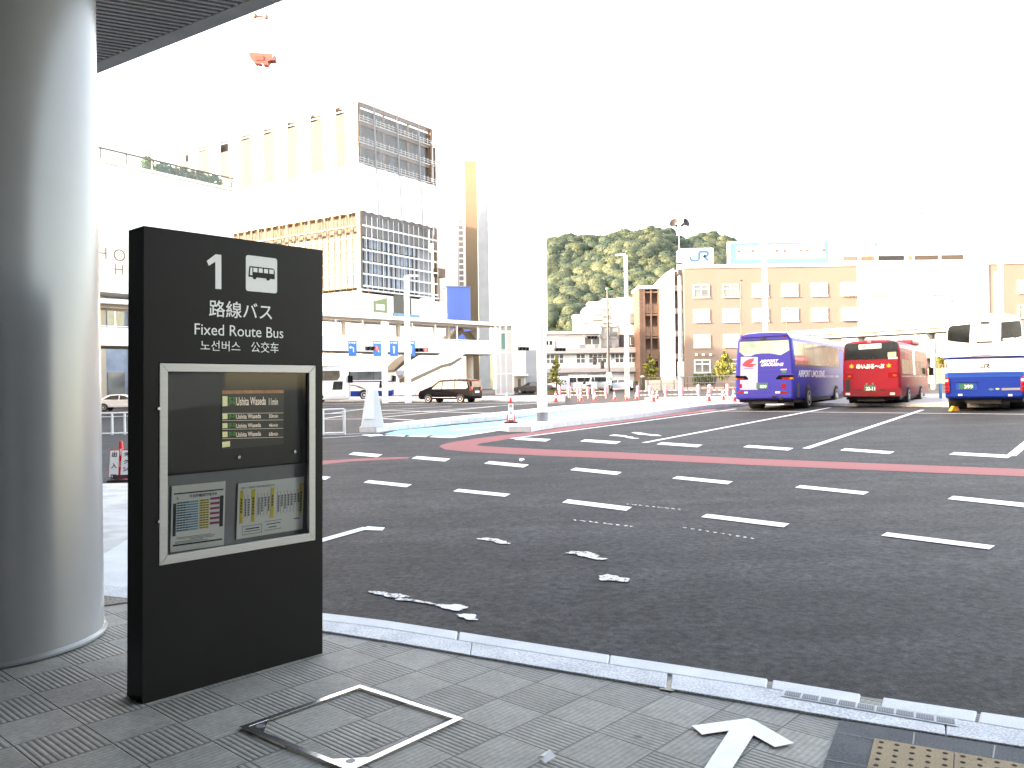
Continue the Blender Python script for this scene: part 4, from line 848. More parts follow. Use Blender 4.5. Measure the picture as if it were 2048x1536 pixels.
car('saloon_car', 'pale silver saloon car parked right of the signal pole', 'car', ONG(1237, 101), rad(70), sed_prof, 1.76, .92, [[(.95,.97),(.35,1.30),(-.05,1.36),(-.05,.97)], [(-.12,.97),(-.12,1.36),(-.8,1.33),(-1.4,1.0)]], 'white_metal', [1.4, -1.35], .31, [((.5,-2.32,.72,.86,-2.22,.92),'lamp_red','tail_light'), ((.5,2.2,.6,.85,2.3,.75),'lamp_clear','headlight')])
car('parked_car', 'dark grey car half hidden behind the thick white pole', 'car', ONG(1066, 99), rad(75), sed_prof, 1.76, .92, [[(.95,.97),(.35,1.30),(-.05,1.36),(-.05,.97)], [(-.12,.97),(-.12,1.36),(-.8,1.33),(-1.4,1.0)]], 'brown_metal', [1.4, -1.35], .31, [((.5,-2.32,.72,.86,-2.22,.92),'lamp_red','tail_light'), ((.5,2.2,.6,.85,2.3,.75),'lamp_clear','headlight')])
# ------------------------------------------------------------------ cones and barriers
def cone(label, loc, h, board=None, group=None, rz=0):
    t = thing('traffic_cone', label, 'traffic cone', loc, rz, group)
    m_ = MB(); q = h*.27; m_.box(-q, -q, 0, q, q, h*.05); m_.build('base', K['black_rubber'] if board else K['red'], t, bev=.01)
    m_ = MB(); prof = [(h*.21, h*.05), (h*.19, h*.10), (h*.135, h*.36), (h*.105, h*.50), (h*.08, h*.64), (h*.055, h*.80), (h*.045, h*.97), (h*.02, h)]
    m_.lathe(prof, n=20, m=lambda j: 1 if j in (2, 4) else 0); m_.build('cone_body', [K['red'], K['white']], t, 40)
    if board:
        for text, x0 in board:
            bd = MB(); bd.prism([(x0-.125*h, -h*.24, h*.12), (x0+.125*h, -h*.24, h*.12), (x0+.115*h, -h*.10, h*.80), (x0-.115*h, -h*.10, h*.80)], (0, -.012, 0)); bo = bd.build('sign_board', K['red'], t)
            fm = MB(); V = Vector((0, .14, .68)).normalized(); O = Vector((x0, -h*.245-.014, h*.13)); fm.face([O+Vector((-.11*h,0,0)), O+Vector((.11*h,0,0)), O+V*h*.655+Vector((.103*h,0,0)), O+V*h*.655+Vector((-.103*h,0,0))]); fm.build('board_face', K['white'], bo)
            tm = MB()
            for i, ch in enumerate(text): put_text(tm, ch, O+V*h*(.53-.56*i/max(1, len(text)-1)*(1 if len(text) > 2 else .6)+.03)+Vector((0, -.004, 0)), (1, 0, 0), V, h=h*.13 if len(text) < 4 else h*.11, bold=.03, center=True)
            tm.build('lettering', K['ink'], bo)
    return t
p = G(243, 962); cone('red cone wrapped in white boards with black characters, behind the left edge of the sign', p, .74, [('出入口', -.08), ('タクシー', .12)], rz=.15)
p = G(1022, 849); p.z = gz(p.x, p.y)+.2; cone('red and white cone with a lettered board on the tip of the wide kerb island', G(1022, 846, .2), .85, [('出入口', 0)])
c_first = cone('red and white cone standing on the far lot line, left of the signal pole', G(1111.5, 803.5), .78, None, 'red and white cones along the far edge of the lot')
for px, py, lb in ((1161.5,802.5,'red and white cone in front of the parked bicycle'), (1306,804,'red and white cone alone on the pale plaza below the brown tower'), (1417,803,'red and white cone on the plaza nearest the loudspeaker pole on its right'), (1468,805,'red and white cone beside the rear of the violet coach'), (1446,800,'small red and white cone behind the plaza, third left of the violet coach'), (1229,800,'small red and white cone just right of the signal pole'), (1253,800,'small red and white cone at the foot of the tall white lamp post'), (1273,799,'small red and white cone right of the tall white lamp post'), (1190,800,'small red and white cone right of the bicycle'), (1314,799,'small red and white cone behind the plaza below the tower'), (1013,796,'small red and white cone left of the thick white pole'), (1484,803,'red and white cone mostly hidden by the violet coach')):
    q = G(px, py); 
    if 1290 < px < 1500: q = G(px, py, .15)
    dup(c_first, q, label=lb, scale=1.0 if py > 801 else .85)
def barrier(label, px, py, w):
    t = thing('barrier_stand', label, 'barrier', G(px, py), 0, 'pink and white guard stands by the road works')
    for sg in (-1, 1): m_ = MB(); m_.path([(sg*w/2, -.12, 0), (sg*w/2, 0, .75), (sg*w/2, .12, 0)], .03); m_.build('stand_leg', K['pink'], t)
    for sg in (-1, 1): m_ = MB(); m_.lathe([(.10, .35), (.14, .5), (.12, .70), (.09, .72), (.13, .80), (.10, .92), (.001, .96)], (sg*w/2, 0, 0), 12); m_.build('stand_head', K['pink'], t, 40)
    m_ = MB(); n = 6
    for zz in (.55, .25):
        m_ = MB()
        for i in range(n): m_.tube((-w/2+w*i/n, 0, zz), (-w/2+w*(i+1)/n, 0, zz), .03, m=i % 2)
        m_.build('rail', [K['pink'], K['white']], t)
for px, py, w, lb in ((1130,796,.9,'pink guard stand nearest the sapling'), (1149,796,1.0,'pink and white guard stand left of the bicycle'), (1166,797,.8,'pink guard stand right beside the bicycle'), (1199,797,1.0,'pink guard stand left of the signal pole'), (1288,797,.9,'pink guard stand below the brown tower'), (1347,796,1.2,'pink guard stand left of the loudspeaker pole'), (1380,796,1.2,'pink guard stand right of the loudspeaker pole'), (1437,796,1.2,'pink guard stand left of the violet coach')): barrier(lb, px, py, w)
bl = thing('bollard', 'bright blue post standing between the red bus and the tall coach', 'bollard', G(1881.5, 803)); m_ = MB(); m_.lathe([(.16,0),(.15,.06),(.07,.08),(.07,.82),(.05,.86),(.001,.87)], n=16); m_.build('post', MT('bollard_blue', (.05, .32, .68), .4), bl, 40)
# white handrail barrier by the lot
def rail(label, pts, h, posts):
    A, B = G(*pts[0]), G(*pts[1]); t = thing('guard_rail', label, 'railing', (A+B)/2)
    z = Vector((0, 0, 1))
    for hh_, rr_ in ((h, .03), (h-.14, .018), (.06, .03)): m_ = MB(); m_.tube(A+z*hh_, B+z*hh_, rr_); wchild(m_.build('rail', K['pole_white'], smooth=40), t)
    for i in range(posts): q = A.lerp(B, i/(posts-1)); m_ = MB(); m_.tube(q, q+z*h, .045, n=10); wchild(m_.build('post', K['pole_white'], smooth=40), t)
rail('white tubular guard rail right of the sign in front of the lot', [(560,874),(689,869)], .85, 4); rail('white tubular guard rail seen between the column and the sign', [(150,872),(300,868)], .85, 7)
# tapered marker block on the island tip
q = G(744, 862, .2); q = G(745, 855, .2); mk = thing('island_marker', 'white tapered concrete marker block with an inset panel on the island tip', 'marker', q, rad(18))
m_ = MB(); h = 1.30
lo = [(-.36,-.22,0),(.36,-.22,0),(.36,.22,0),(-.36,.22,0)]; hi = [(-.17,-.11,h),(.17,-.11,h),(.17,.11,h),(-.17,.11,h)]
m_.faces(lo+hi, [(3,2,1,0),(4,5,6,7),(0,1,5,4),(1,2,6,5),(2,3,7,6),(3,0,4,7)]); m_.build('block', K['pale_wall'], mk, bev=.02)
m_ = MB(); m_.prism([(-.33,-.205,.3),(.02,-.205,.3),(.05,-.12,h-.04),(-.16,-.12,h-.04)], (0, -.02, 0)); m_.build('panel', K['white'], mk, bev=.01)
# ------------------------------------------------------------------ frames for facades
class Facade:
    """local x runs along the wall, y points away from the viewer, z up; origin on the ground"""
    def __init__(s, px0, Y, ang, z0=None):
        s.o = Vector(((px0-1024)/FPX*Y, Y, 0)); s.o.z = gz(s.o.x, s.o.y) if z0 is None else z0; s.a = ang
        s.ux, s.uy = math.cos(ang), math.sin(ang)
    def T(s): return Matrix.Translation(s.o)@Matrix.Rotation(s.a, 4, 'Z')
    def t(s, px, y=0):            # distance along the wall at column px
        k_ = (px-1024)/FPX; ox, oy = s.o.x-s.uy*y, s.o.y+s.ux*y
        return (k_*oy-ox)/(s.ux-k_*s.uy)
    def z(s, py, px, y=0):        # local height on the wall at that pixel
        t = s.t(px, y); Y = s.o.y+s.uy*t+s.ux*y
        return CAMZ+(hz(px)-py)/FPX*Y-s.o.z
    def r(s, px, py, y=0): return (s.t(px, y), s.z(py, px, y))
def sheet(mb, T_, x0, x1, z0, z1, y, amp, nx, nz, m=0, seed=0, sag=0):
    """a hanging cloth: a wavy grid"""
    r = random.Random(seed); ph = [r.uniform(0, 6) for _ in range(4)]; pts = []
    for j in range(nz+1):
        for i in range(nx+1):
            x = x0+(x1-x0)*i/nx; zz = z0+(z1-z0)*j/nz
            w = amp*(math.sin(x*1.9+ph[0])+.6*math.sin(x*4.3+zz*.5+ph[1])+.5*math.sin(zz*1.3+x*.7+ph[2]))
            e = sag*abs(math.sin(PI*x/2.6+ph[3])) if j == 0 else 0
            pts.append(Vector((x, y-.3+w, zz-e)))
    mb.faces(pts, [(j*(nx+1)+i, j*(nx+1)+i+1, (j+1)*(nx+1)+i+1, (j+1)*(nx+1)+i) for j in range(nz) for i in range(nx)], m)
mesh_cloth, _nt2, _b2, _L2 = nodes_of('mesh_cloth'); _b2.inputs['Base Color'].default_value = (.42, .43, .46, 1); _b2.inputs['Roughness'].default_value = .8
_n = _nt2.nodes.new('ShaderNodeTexNoise'); _n.inputs['Scale'].default_value = 1.3; _m = mnode(_nt2, 'MULTIPLY_ADD', _n.outputs[0], .42, .04); _L2(_m, _b2.inputs['Alpha'])
# ------------------------------------------------------------------ building under construction
GA = rad(56)                                    # its shaded face runs away to the right
F = Facade(725, 176, GA, 0); FL = Facade(725, 176, GA+PI/2, 0)
con = thing('construction_building', 'tall unfinished building wrapped in scaffolding and white sheeting', 'building', F.o, GA)
Ln, Lw = F.t(874), F.t(725)-0
zt = F.z(200, 725); z1 = F.z(330, 725); z2 = F.z(418, 725); z3 = F.z(577, 725)
WL = 62.0
def cb(name, mat, fn, smooth=None, bev=0):
    mb = MB(); fn(mb); return mb.build(name, mat if isinstance(mat, (list, tuple)) or not isinstance(mat, str) else K[mat], con, smooth, bev)
cb('core', 'interior_shade', lambda m: (m.box(1.0, 1.0, z3, Ln-1, WL-1, zt-1.2), m.box(2.6, 2.6, 0, Ln-2.6, WL-2.6, z3)))  # solid dark volume in place of unlit open floors
def slabs(m):
    for i, z in enumerate([zt-.9, zt-4.8, zt-9.4, zt-13.6, z2+3.5, z2-.8]):
        m.box(.5, .5, z, Ln-.2, .95, z+.75, 0); m.box(.4, .95, z, .95, WL-.5, z+.75, 0); m.box(.5, .3, z+.75, Ln+.6, .95, z+.9, 1)
    for x in (.5, 8, 16, Ln-1.2): m.box(x, .7, z2, x+.7, 1.2, zt+.2, 0)
    m.box(Ln-.9, .2, z2-4, Ln-.2, .9, zt-.2, 0); m.box(Ln+1.0, .6, z2-2, Ln+1.5, 1.1, zt-4, 0)
cb('steel_frame', [K['rust'], K['pale_wall']], slabs)
def railings(m):
    for z in (zt-3.9, zt-8.5, zt-12.7):
        for k_ in (.45, .9): m.tube((.3, .2, z+k_), (Ln+.6, .2, z+k_), .05, n=5)
        for i in range(20): x = .3+i*(Ln+.3)/19; m.tube((x, .2, z), (x, .2, z+1.0+(.3 if i % 3 else 0)), .05, n=5)
cb('guard_rail', 'pale_wall', railings)
cb('mesh_sheet', mesh_cloth, lambda m: (sheet(m, 0, 0, Ln*.86, z1-.3, zt+.3, .15, .12, 40, 6, 0, 3), ))
for x in (4.2, 11.6, 18.8):
    def straps(m):
        for j in range(8): m.tube((x+.4*j/8, -.35, zt-(zt-z1)*j/8), (x+.4*(j+1)/8, -.35, zt-(zt-z1)*(j+1)/8), .22, n=5)
        for j in range(8): m.tube((x+.4+.9*j/8, -.55, z1-(z1-z3-8)*j/8), (x+.4+.9*(j+1)/8, -.55, z1-(z1-z3-8)*(j+1)/8), .10, n=5)
    cb('hanging_rope', 'mid_grey', straps)
cb('white_sheeting', 'white_sheet', lambda m: (sheet(m, 0, -.3, Ln+.3, z2-.2, z1+.2, -.1, .13, 90, 8, 0, 5, .35), sheet(m, 0, -.3, .3, z2, z1, -.2, .05, 2, 3)), 60)
def lsheet(m):   # on the lit face: local x of the face maps to +y of the building
    pts0 = len(m.v)
    sheet(m, 0, -.3, WL, z2-.6, z1+.3, -.1, .14, 90, 6, 0, 8)
    m.v[pts0:] = [(y, x, z) for x, y, z in m.v[pts0:]]
cb('white_sheeting', 'white_sheet', lsheet, 60)
tl_ = lambda px: abs(FL.t(px))
bands = [(375,386),(405,427),(450,466),(491,513),(536,557),(583,603),(630,655),(681,700)]
def lwhite(m):
    edges = [0.0]
    for a, b_ in bands[::-1]: edges += [tl_(b_), tl_(a)]
    edges.append(WL)
    for i in range(0, len(edges), 2):
        p0 = len(m.v); sheet(m, 0, edges[i], edges[i+1], z1-.2, zt+.2-.02*edges[i], -.06, .05, max(3, int((edges[i+1]-edges[i])*1.2)), 6, 0, 20+i); m.v[p0:] = [(y, x, z) for x, y, z in m.v[p0:]]
cb('white_sheeting', 'white_sheet', lwhite, 60)
def ltan(m):
    for i, (a, b_) in enumerate(bands):
        p0 = len(m.v); sheet(m, 0, tl_(b_)-.3, tl_(a)+.3, z1, zt-2.2-(1.5 if i in (0, 2) else 0), -.01, .02, 6, 6, 0, 50+i); m.v[p0:] = [(y, x, z) for x, y, z in m.v[p0:]]
cb('tan_sheeting', 'tan_sheet', ltan, 60)
def scaff(m):
    nz = 6; zz = [z3+.4+(z2-4-z3)*i/(nz-1) for i in range(nz)]
    for z in zz:
        m.box(-.5, -.62, z, Ln+.2, -.5, z+.34, 0); m.box(-.62, -.5, z, -.5, 52, z+.30, 1)
    for i in range(16): x = -.5+(Ln+.7)*i/15; m.tube((x, -.55, z3-.3), (x, -.55, z2-1.2), .06, n=5, m=0)
    for i in range(28): y = 1.8*i; m.tube((-.56, y, z3-.3), (-.56, y, z2-1), .07, n=5, m=1)
    m.box(-.7, -.7, z3-.4, Ln+.4, .5, z3-.1, 0); m.box(-.75, -.65, z3-.2, -.1, .3, z2-.5, 1)
cb('scaffolding', [K['pale_wall'], K['tan_light']], scaff)
def panels(m):
    r = random.Random(4); n = 13
    for i in range(n):
        for j in range(4):
            x0 = .6+(Ln-6)*i/n; z0 = z3+1+(z2-6-z3)*j/4; m.box(x0, .90+r.uniform(0, .05), z0, x0+(Ln-6)/n*.62, .99, z0+(z2-6-z3)/4*.86, r.choice([0, 0, 1]))
    for i in range(20):
        for j in range(3):
            y0 = .6+2.5*i; z0 = z3+1+(z2-6-z3)*j/4*1.2; m.box(.93, y0, z0, .99, y0+1.5, z0+2.6, 2)
    m.box(Ln-5.6, .8, z3, Ln-.4, .99, z2-6, 3)
cb('wall_panel', [K['bluegrey'], K['mid_grey'], K['tan_sheet'], K['mid_grey']], panels)
cb('cloth_screen', mesh_cloth, lambda m: sheet(m, 0, 0, Ln, z2-5.5, z2-.3, -.1, .15, 40, 4, 0, 33))
cb('tan_sheeting', 'tan_sheet', lambda m: [m.prism([(-.3, 2.4*i+.3, z2-4.6), (-.3, 2.4*i+1.5+.3*(i % 2), z2-4.6), (-.3, 2.4*i+1.1, z2-.6), (-.3, 2.4*i+.6, z2-.6)], (.05, 0, 0)) for i in range(21)])
cb('scaffold_skirt', 'tan_light', lambda m: m.box(-.45, .3, z3+.2, -.35, 50, z2-5.2))
hl = [(-.3, z3-.2)]
cb('hoarding', 'white_plaster', lambda m: (m.box(-.3, -.3, 0, Ln+6, .3, z3-.9), m.box(-.3, .3, 0, .3, WL, z3-.4)))
ox0, ox1 = F.t(787), F.t(836); oz0, oz1 = F.z(628, 800), F.z(591, 800)
cb('opening', 'black', lambda m: m.box(ox0, -.36, oz0, ox0+(ox1-ox0)*.72, -.29, oz1))
cb('opening_post', 'grey_metal', lambda m: (m.box(ox0+(ox1-ox0)*.45, -.42, oz0, ox0+(ox1-ox0)*.49, -.35, oz1), m.box(ox0+(ox1-ox0)*.60, -.42, oz0, ox0+(ox1-ox0)*.62, -.35, oz1)))
cb('blue_tarpaulin', MT('tarp', (.10, .25, .38), .6, var=.2, sc=.8), lambda m: m.box(ox0-.3, -.55, oz0-2.0, F.t(838), -.31, oz0+.1))
gx0, gx1, gz0, gz1 = F.t(747), F.t(774), F.z(625, 760), F.z(603, 760)
def gsign(m):
    for q in ((gx0,gz0,gx1,gz0+.5),(gx0,gz1-.6,gx1,gz1),(gx0,gz0+.5,gx0+.7,gz1-.6),(gx1-.7,gz0+.5,gx1,gz1-.6)): m.box(q[0], -.36, q[1], q[2], -.29, q[3])
    m.prism([(gx0+.5,-.36,gz1),(gx1,-.36,gz1),(gx1,-.36,gz1+.9)], (0, .06, 0))
cb('green_sign', MT('lime_sign', (.17, .21, .085), .6), gsign)
cxr, czr = F.t(731), F.z(582, 731)
cb('ring_sign', MT('ring_sign', (.75, .42, .25), .6), lambda m: [m.prism([(cxr+r_*math.cos(a), -.33, czr+r_*math.sin(a)*1.15) for a, r_ in ((2*PI*i/20, 1.15), (2*PI*(i+1)/20, 1.15), (2*PI*(i+1)/20, 1.0), (2*PI*i/20, 1.0))], (0, .05, 0)) for i in range(20)])
cb('hoist', 'rust', lambda m: (m.box(Ln+.4, .2, z3-2, Ln+1.0, .8, z2-2), m.box(Ln+.3, -.2, z3+5, Ln+3.4, 1.2, z3+7), m.tube((Ln+1.6, .5, z3-1), (Ln+1.6, .5, z3+6), .3)))
bx0, bx1 = F.t(896), F.t(943); bzt = F.z(573, 915)
# blue clad hoist tower next to it
FB = Facade(896, 150, rad(12)); bw = FB.t(943)
bt = thing('blue_hoarding', 'tall bright blue sheeted hoist tower standing right of the construction site', 'hoarding', FB.o, rad(12))
m_ = MB(); hb = FB.z(574, 900); m_.box(0, 0, 0, bw, 3, hb, 0)
for i in range(1, 9): m_.box(bw*i/9-.02, -.02, 0, bw*i/9+.02, .0-.001, hb-.1, 1)
m_.build('sheeting', [K['sheet_blue'], MT('sheet_seam', (.02, .07, .42), .6)], bt); m_ = MB(); m_.box(-.15, -.1, hb, bw+.1, 3.05, hb+.12); m_.build('top_rail', K['sheet_blue'], bt)
# grey shed sheets behind the footbridge, white hoarding
FS = Facade(648, 135, rad(4)); sh = thing('site_fence', 'pale grey sheet fence in front of the construction site below the footbridge', 'fence', FS.o, rad(4))
m_ = MB(); m_.box(0, 0, 0, FS.t(938), .2, FS.z(708, 800))
for i in range(30): m_.box(i*.8, -.04, 0, i*.8+.06, 0, FS.z(708, 800)-.1)
m_.build('sheeting', MT('fence_sheet', (.42, .43, .48), .6, var=.1, sc=.3), sh)
# ------------------------------------------------------------------ slim tower with a tan strip; its shaded flank is painted grey
FT = Facade(958, 235, rad(2)); slim = thing('slim_tower', 'slim pale high-rise with a tan edge strip and flank painted grey for shade', 'tower', FT.o, rad(2))
h = FT.z(322, 958); a0 = FT.t(876); a1 = FT.t(935); a2 = FT.t(959)
m_ = MB(); m_.box(a0, 0, -8, a1, 20, h-.4); m_.build('white_wall', K['tower_white'], slim)
m_ = MB(); m_.box(a1+.01, -.3, -8, a2, 2.4, h); m_.build('tan_wall', K['tan'], slim)
m_ = MB(); m_.faces([(a2+.05,-.3,-8),(a2+3.1,2.2,-8),(a2+3.1,6,-8),(a2+.05,6,-8),(a2+.05,-.3,h),(a2+3.1,2.2,h-.3),(a2+3.1,6,h-.3),(a2+.05,6,h)], [(0,1,5,4),(1,2,6,5),(2,3,7,6),(3,0,4,7),(4,5,6,7)]); m_.build('grey_wall', K['grey_wall'], slim)  # grey colour stands in for shade on this side
w0, w1 = FT.t(921), FT.t(930); zb = FT.z(640, 925); ztp = FT.z(368, 925)
m_ = MB(); m_.box(w0-.25, -.05, zb, w0, .1, h-.5); m_.build('edge_strip', K['grey_wall'], slim)
nn = 24
for i in range(nn):
    m_ = MB(); q = zb+(ztp-zb)*i/nn; m_.box(w0+.1, -.04, q, w1, .05, q+(ztp-zb)/nn*.72); m_.build('window', K['mid_grey'], slim)
for j, py in enumerate((386, 418)):
    for i in range(3): m_ = MB(); x = FT.t(879+i*8); z = FT.z(py, 885); m_.box(x, -.05, z, x+.7, .05, z+.5); m_.build('window', K['mid_grey'], slim)
# wide white tower and a right edge greyed for its shaded side
FW = Facade(986, 205, 0); wt = thing('white_tower', 'wide blank white high-rise standing left of the wooded hill', 'tower', FW.o, 0)
m_ = MB(); h = FW.z(352, 1040); m_.box(0, 0, -8, FW.t(1091), 24, h); m_.build('wall', K['tower_white'], wt)
m_ = MB(); m_.box(FW.t(1091)+.02, .4, -8, FW.t(1097), 24, h-3.8); m_.build('shaded_side_wall', K['pale_wall'], wt)
m_ = MB(); x = FW.t(1083); z = FW.z(623, 1083); m_.box(x, -.06, z, x+.5, .05, z+1.2); m_.build('window', K['grey_wall'], wt)
# ------------------------------------------------------------------ the hotel block on the left with its roof terrace
HA = rad(56); H0 = Facade(150, 77, HA, -.2); xr = H0.t(472)
hot = thing('hotel_building', 'large white hotel block with gold letters and a planted roof terrace at left', 'building', H0.o, HA)
zr0 = H0.z(322, 195); hw_ = H0.z(381, 468)
def hb_(name, mat, fn, smooth=None, parent=None):
    m_ = MB(); fn(m_); return m_.build(name, mat if not isinstance(mat, str) else K[mat], parent or hot, smooth)
hzt = (zr0+hw_)/2
zl = H0.z(585, 225)
hb_('wall', 'white_plaster', lambda m: m.box(-8, 0, zl, xr, 26, hzt))
hb_('lower_wall', 'bluegrey', lambda m: m.box(-8, 3.4, -1, xr-1, 26, zl-.05))
hb_('terrace_floor', 'pale_wall', lambda m: m.box(-8, -.25, hzt, xr+.25, 26, hzt+.25))
zrl = H0.z(300, 195)-.1
hr = (H0.z(373, 468)+zrl)/2
hb_('terrace_rail', 'brown_metal', lambda m: (m.box(-8, -.15, hzt+1.25, xr+.2, .05, hzt+1.42), [m.box(x, -.1, hzt+.25, x+.14, .05, hzt+1.25) for x in (0.2, 2.6, 5.2, 8.0, 10.6, 13.0, xr-.3)]))
hb_('terrace_glass', glassy('terrace_glass', (.78, .92, .92)), lambda m: m.face([(-8, -.05, hzt+.25), (xr, -.05, hzt+.25), (xr, -.05, hzt+1.22), (-8, -.05, hzt+1.22)]))
hb_('upper_block', 'tower_white', lambda m: m.box(-20, 14, hzt, 8, 26, hzt+6.5)); hb_('roof_line', 'grey_metal', lambda m: m.box(-20, 13.9, hzt+6.5, 8.2, 14.2, hzt+6.7))
for nm, px, py, hh in (('HOTEL', 197, 517, 1.15), ('HIROSHIMA', 232, 549, 1.05)):
    u, z = H0.r(px, py); m_ = MB(); put_text(m_, nm, (u, -.06, z), (1, 0, 0), (0, 0, 1), h=hh, bold=-.008, sp=1.55); m_.build('lettering', K['gold'], hot)
for i, x in enumerate((1.0, 4.2, 7.4, 10.6)):
    hb_('pier', 'beige', lambda m: m.box(x, 3.0, -1, x+.55, 3.4, zl-.05)); hb_('window', 'window_glass', lambda m: m.box(x+.9, 3.33, zl-3.6, x+2.7, 3.42, zl-.9)); hb_('window', 'window_glass', lambda m: m.box(x+.9, 3.33, .6, x+2.7, 3.42, 3.4))
def leaves(mb, c, rx, ry, rz_, n, s, m=0, rng=None, shell=.35, jit=.55):
    """n leaf-sized faces spread through an ellipsoid, denser near its skin"""
    rng = rng or np.random
    d = rng.normal(size=(n, 3)); d /= np.linalg.norm(d, axis=1)[:, None]; r_ = (shell+(1-shell)*rng.random(n))**.5
    p = np.array(c)+d*r_[:, None]*np.array([rx, ry, rz_]); nrm = d+rng.normal(size=(n, 3))*jit; nrm /= np.linalg.norm(nrm, axis=1)[:, None]
    t = np.cross(nrm, rng.normal(size=(n, 3))); t /= np.linalg.norm(t, axis=1)[:, None]; b_ = np.cross(nrm, t); k_ = (s*(.6+.8*rng.random(n)))[:, None]
    q = np.stack([p-t*k_-b_*k_*.6, p+t*k_-b_*k_*.6, p+t*k_*.8+b_*k_*.7, p-t*k_*.7+b_*k_*.7], 1).reshape(-1, 3); i0 = len(mb.v)
    mb.v += [tuple(v) for v in q]; mb.f += [(i0+4*i, i0+4*i+1, i0+4*i+2, i0+4*i+3) for i in range(n)]; mb.m += [m]*n
hT = H0.T()
for x, hh, lb, w in ((H0.t(312), 1.5, 'shrub with a tall tip behind the terrace glass of the white hotel', .7), (H0.t(345), 1.15, 'low hedge clump left on the hotel terrace', 1.2), (H0.t(378), 1.15, 'low hedge clump in the middle of the hotel terrace', 1.2), (H0.t(410), 1.2, 'round hedge clump right of the middle on the hotel terrace', 1.2), (H0.t(442), 1.15, 'hedge clump at the far right end of the hotel terrace', 1.2)):
    p = hT@Vector((min(x, xr-1.2), .9, hzt+.25)); t = thing('terrace_shrub', lb, 'shrub', p, HA, 'shrubs on the hotel roof terrace')
    m_ = MB(); leaves(m_, (0, 0, hh*.55), w, .5, hh*.6, 700, .10); m_.build('foliage', K['hedge_leaf'], t); m_ = MB(); m_.tube((0, 0, 0), (0, 0, hh*.7), .05, .02, 6); m_.build('stem', K['bark'], t)
# ------------------------------------------------------------------ covered footbridge with stair
B0, B1 = Vector((-38.0, 55.0, 0)), Vector((-2.1, 92.6, 0)); bd_ = (B1-B0).normalized(); BA = math.atan2(bd_.y, bd_.x); BL = (B1-B0).length
br = thing('footbridge', 'long white covered footbridge with tan soffit crossing behind the lot', 'footbridge', B0, BA)
def bb(name, mat, fn, smooth=None): m_ = MB(); fn(m_); return m_.build(name, K[mat] if isinstance(mat, str) else mat, br, smooth)
bb('deck', 'pale_wall', lambda m: m.box(-6, .2, 4.85, BL, 3.8, 5.2)); bb('parapet', 'white', lambda m: m.box(-6, 0, 4.8, BL+.2, .2, 6.15)); bb('parapet', 'white', lambda m: m.box(-6, 3.8, 4.8, BL+.2, 4.0, 6.15)); bb('end_wall', 'white', lambda m: m.box(BL, .2, 4.9, BL+.2, 3.8, 6.1))
bb('soffit', 'tan', lambda m: m.box(-6, .22, 4.72, BL+.1, 3.78, 4.85)); bb('roof', 'white', lambda m: m.box(-6, -.3, 7.95, BL+1.2, 4.3, 8.3)); bb('roof_beam', 'beige', lambda m: (m.box(-6, .3, 7.75, BL+.6, .5, 7.95), m.box(-6, 3.5, 7.75, BL+.6, 3.7, 7.95)))
bb('post', 'pole_white', lambda m: [m.box(x, y, 6.15, x+.12, y+.12, 7.75) for x in [1+i*3.05 for i in range(17)] for y in (.05, 3.82)])
bb('post', 'beige', lambda m: [m.box(x, .9, 5.2, x+.35, 1.2, 7.75) for x in (26.3, 32.9, 39.5, 46.2)]); bb('handrail', 'steel', lambda m: (m.tube((-6, -.03, 6.25), (BL, -.03, 6.25), .04), m.tube((-6, 3.9, 6.25), (BL, 3.9, 6.25), .04)))
for xx in (BL-1.6, 4): bb('pier', 'beige', lambda m: m.lathe([(.42, -1.6), (.42, 4.72)], (xx, 2, 0), 20), 40)
def bst(px, py, y):   # bridge coordinates on the plane at offset y
    fr_ = Facade(1024, 1, 0); fr_.o = B0.copy(); fr_.a = BA; fr_.ux, fr_.uy = math.cos(BA), math.sin(BA); return fr_.t(px, y), fr_.z(py, px, y)
ys_ = -2.2
def stair(m):
    q = [bst(x, y, ys_) for x, y in ((927,716),(903,732),(884,736),(823,765),(823,757),(880,727),(900,722),(916,713))]
    m.prism([(u, ys_, z) for u, z in q], (0, 1.9, 0))
bb('stair_flight', [K['tan']] [0], stair)
def stairside(m):
    q = [bst(x, y, ys_) for x, y in ((930,708),(902,725),(882,730),(820,758),(820,744),(878,717),(898,712),(914,700))]
    m.prism([(u, ys_-.06, z) for u, z in q], (0, .06, 0)); m.prism([(u, ys_+1.9, z) for u, z in q], (0, .06, 0))
bb('stair_parapet', 'white', stairside)
def stair2(m):
    q = [bst(x, y, 4.2) for x, y in ((789,739),(811,718),(840,701),(846,706),(812,727),(789,745))]; m.prism([(u, 4.2, z) for u, z in q], (0, 1.8, 0))
    q = [bst(x, y, 3.2) for x, y in ((895,681),(927,656),(930,664),(906,683))]; m.prism([(u, 3.2, z) for u, z in q], (0, 1.5, 0))
    q = [bst(x, y, 3.2) for x, y in ((942,662),(952,662),(962,682),(956,683))]; m.prism([(u, 3.2, z) for u, z in q], (0, 1.5, 0))
bb('stair_flight', 'tan', stair2)
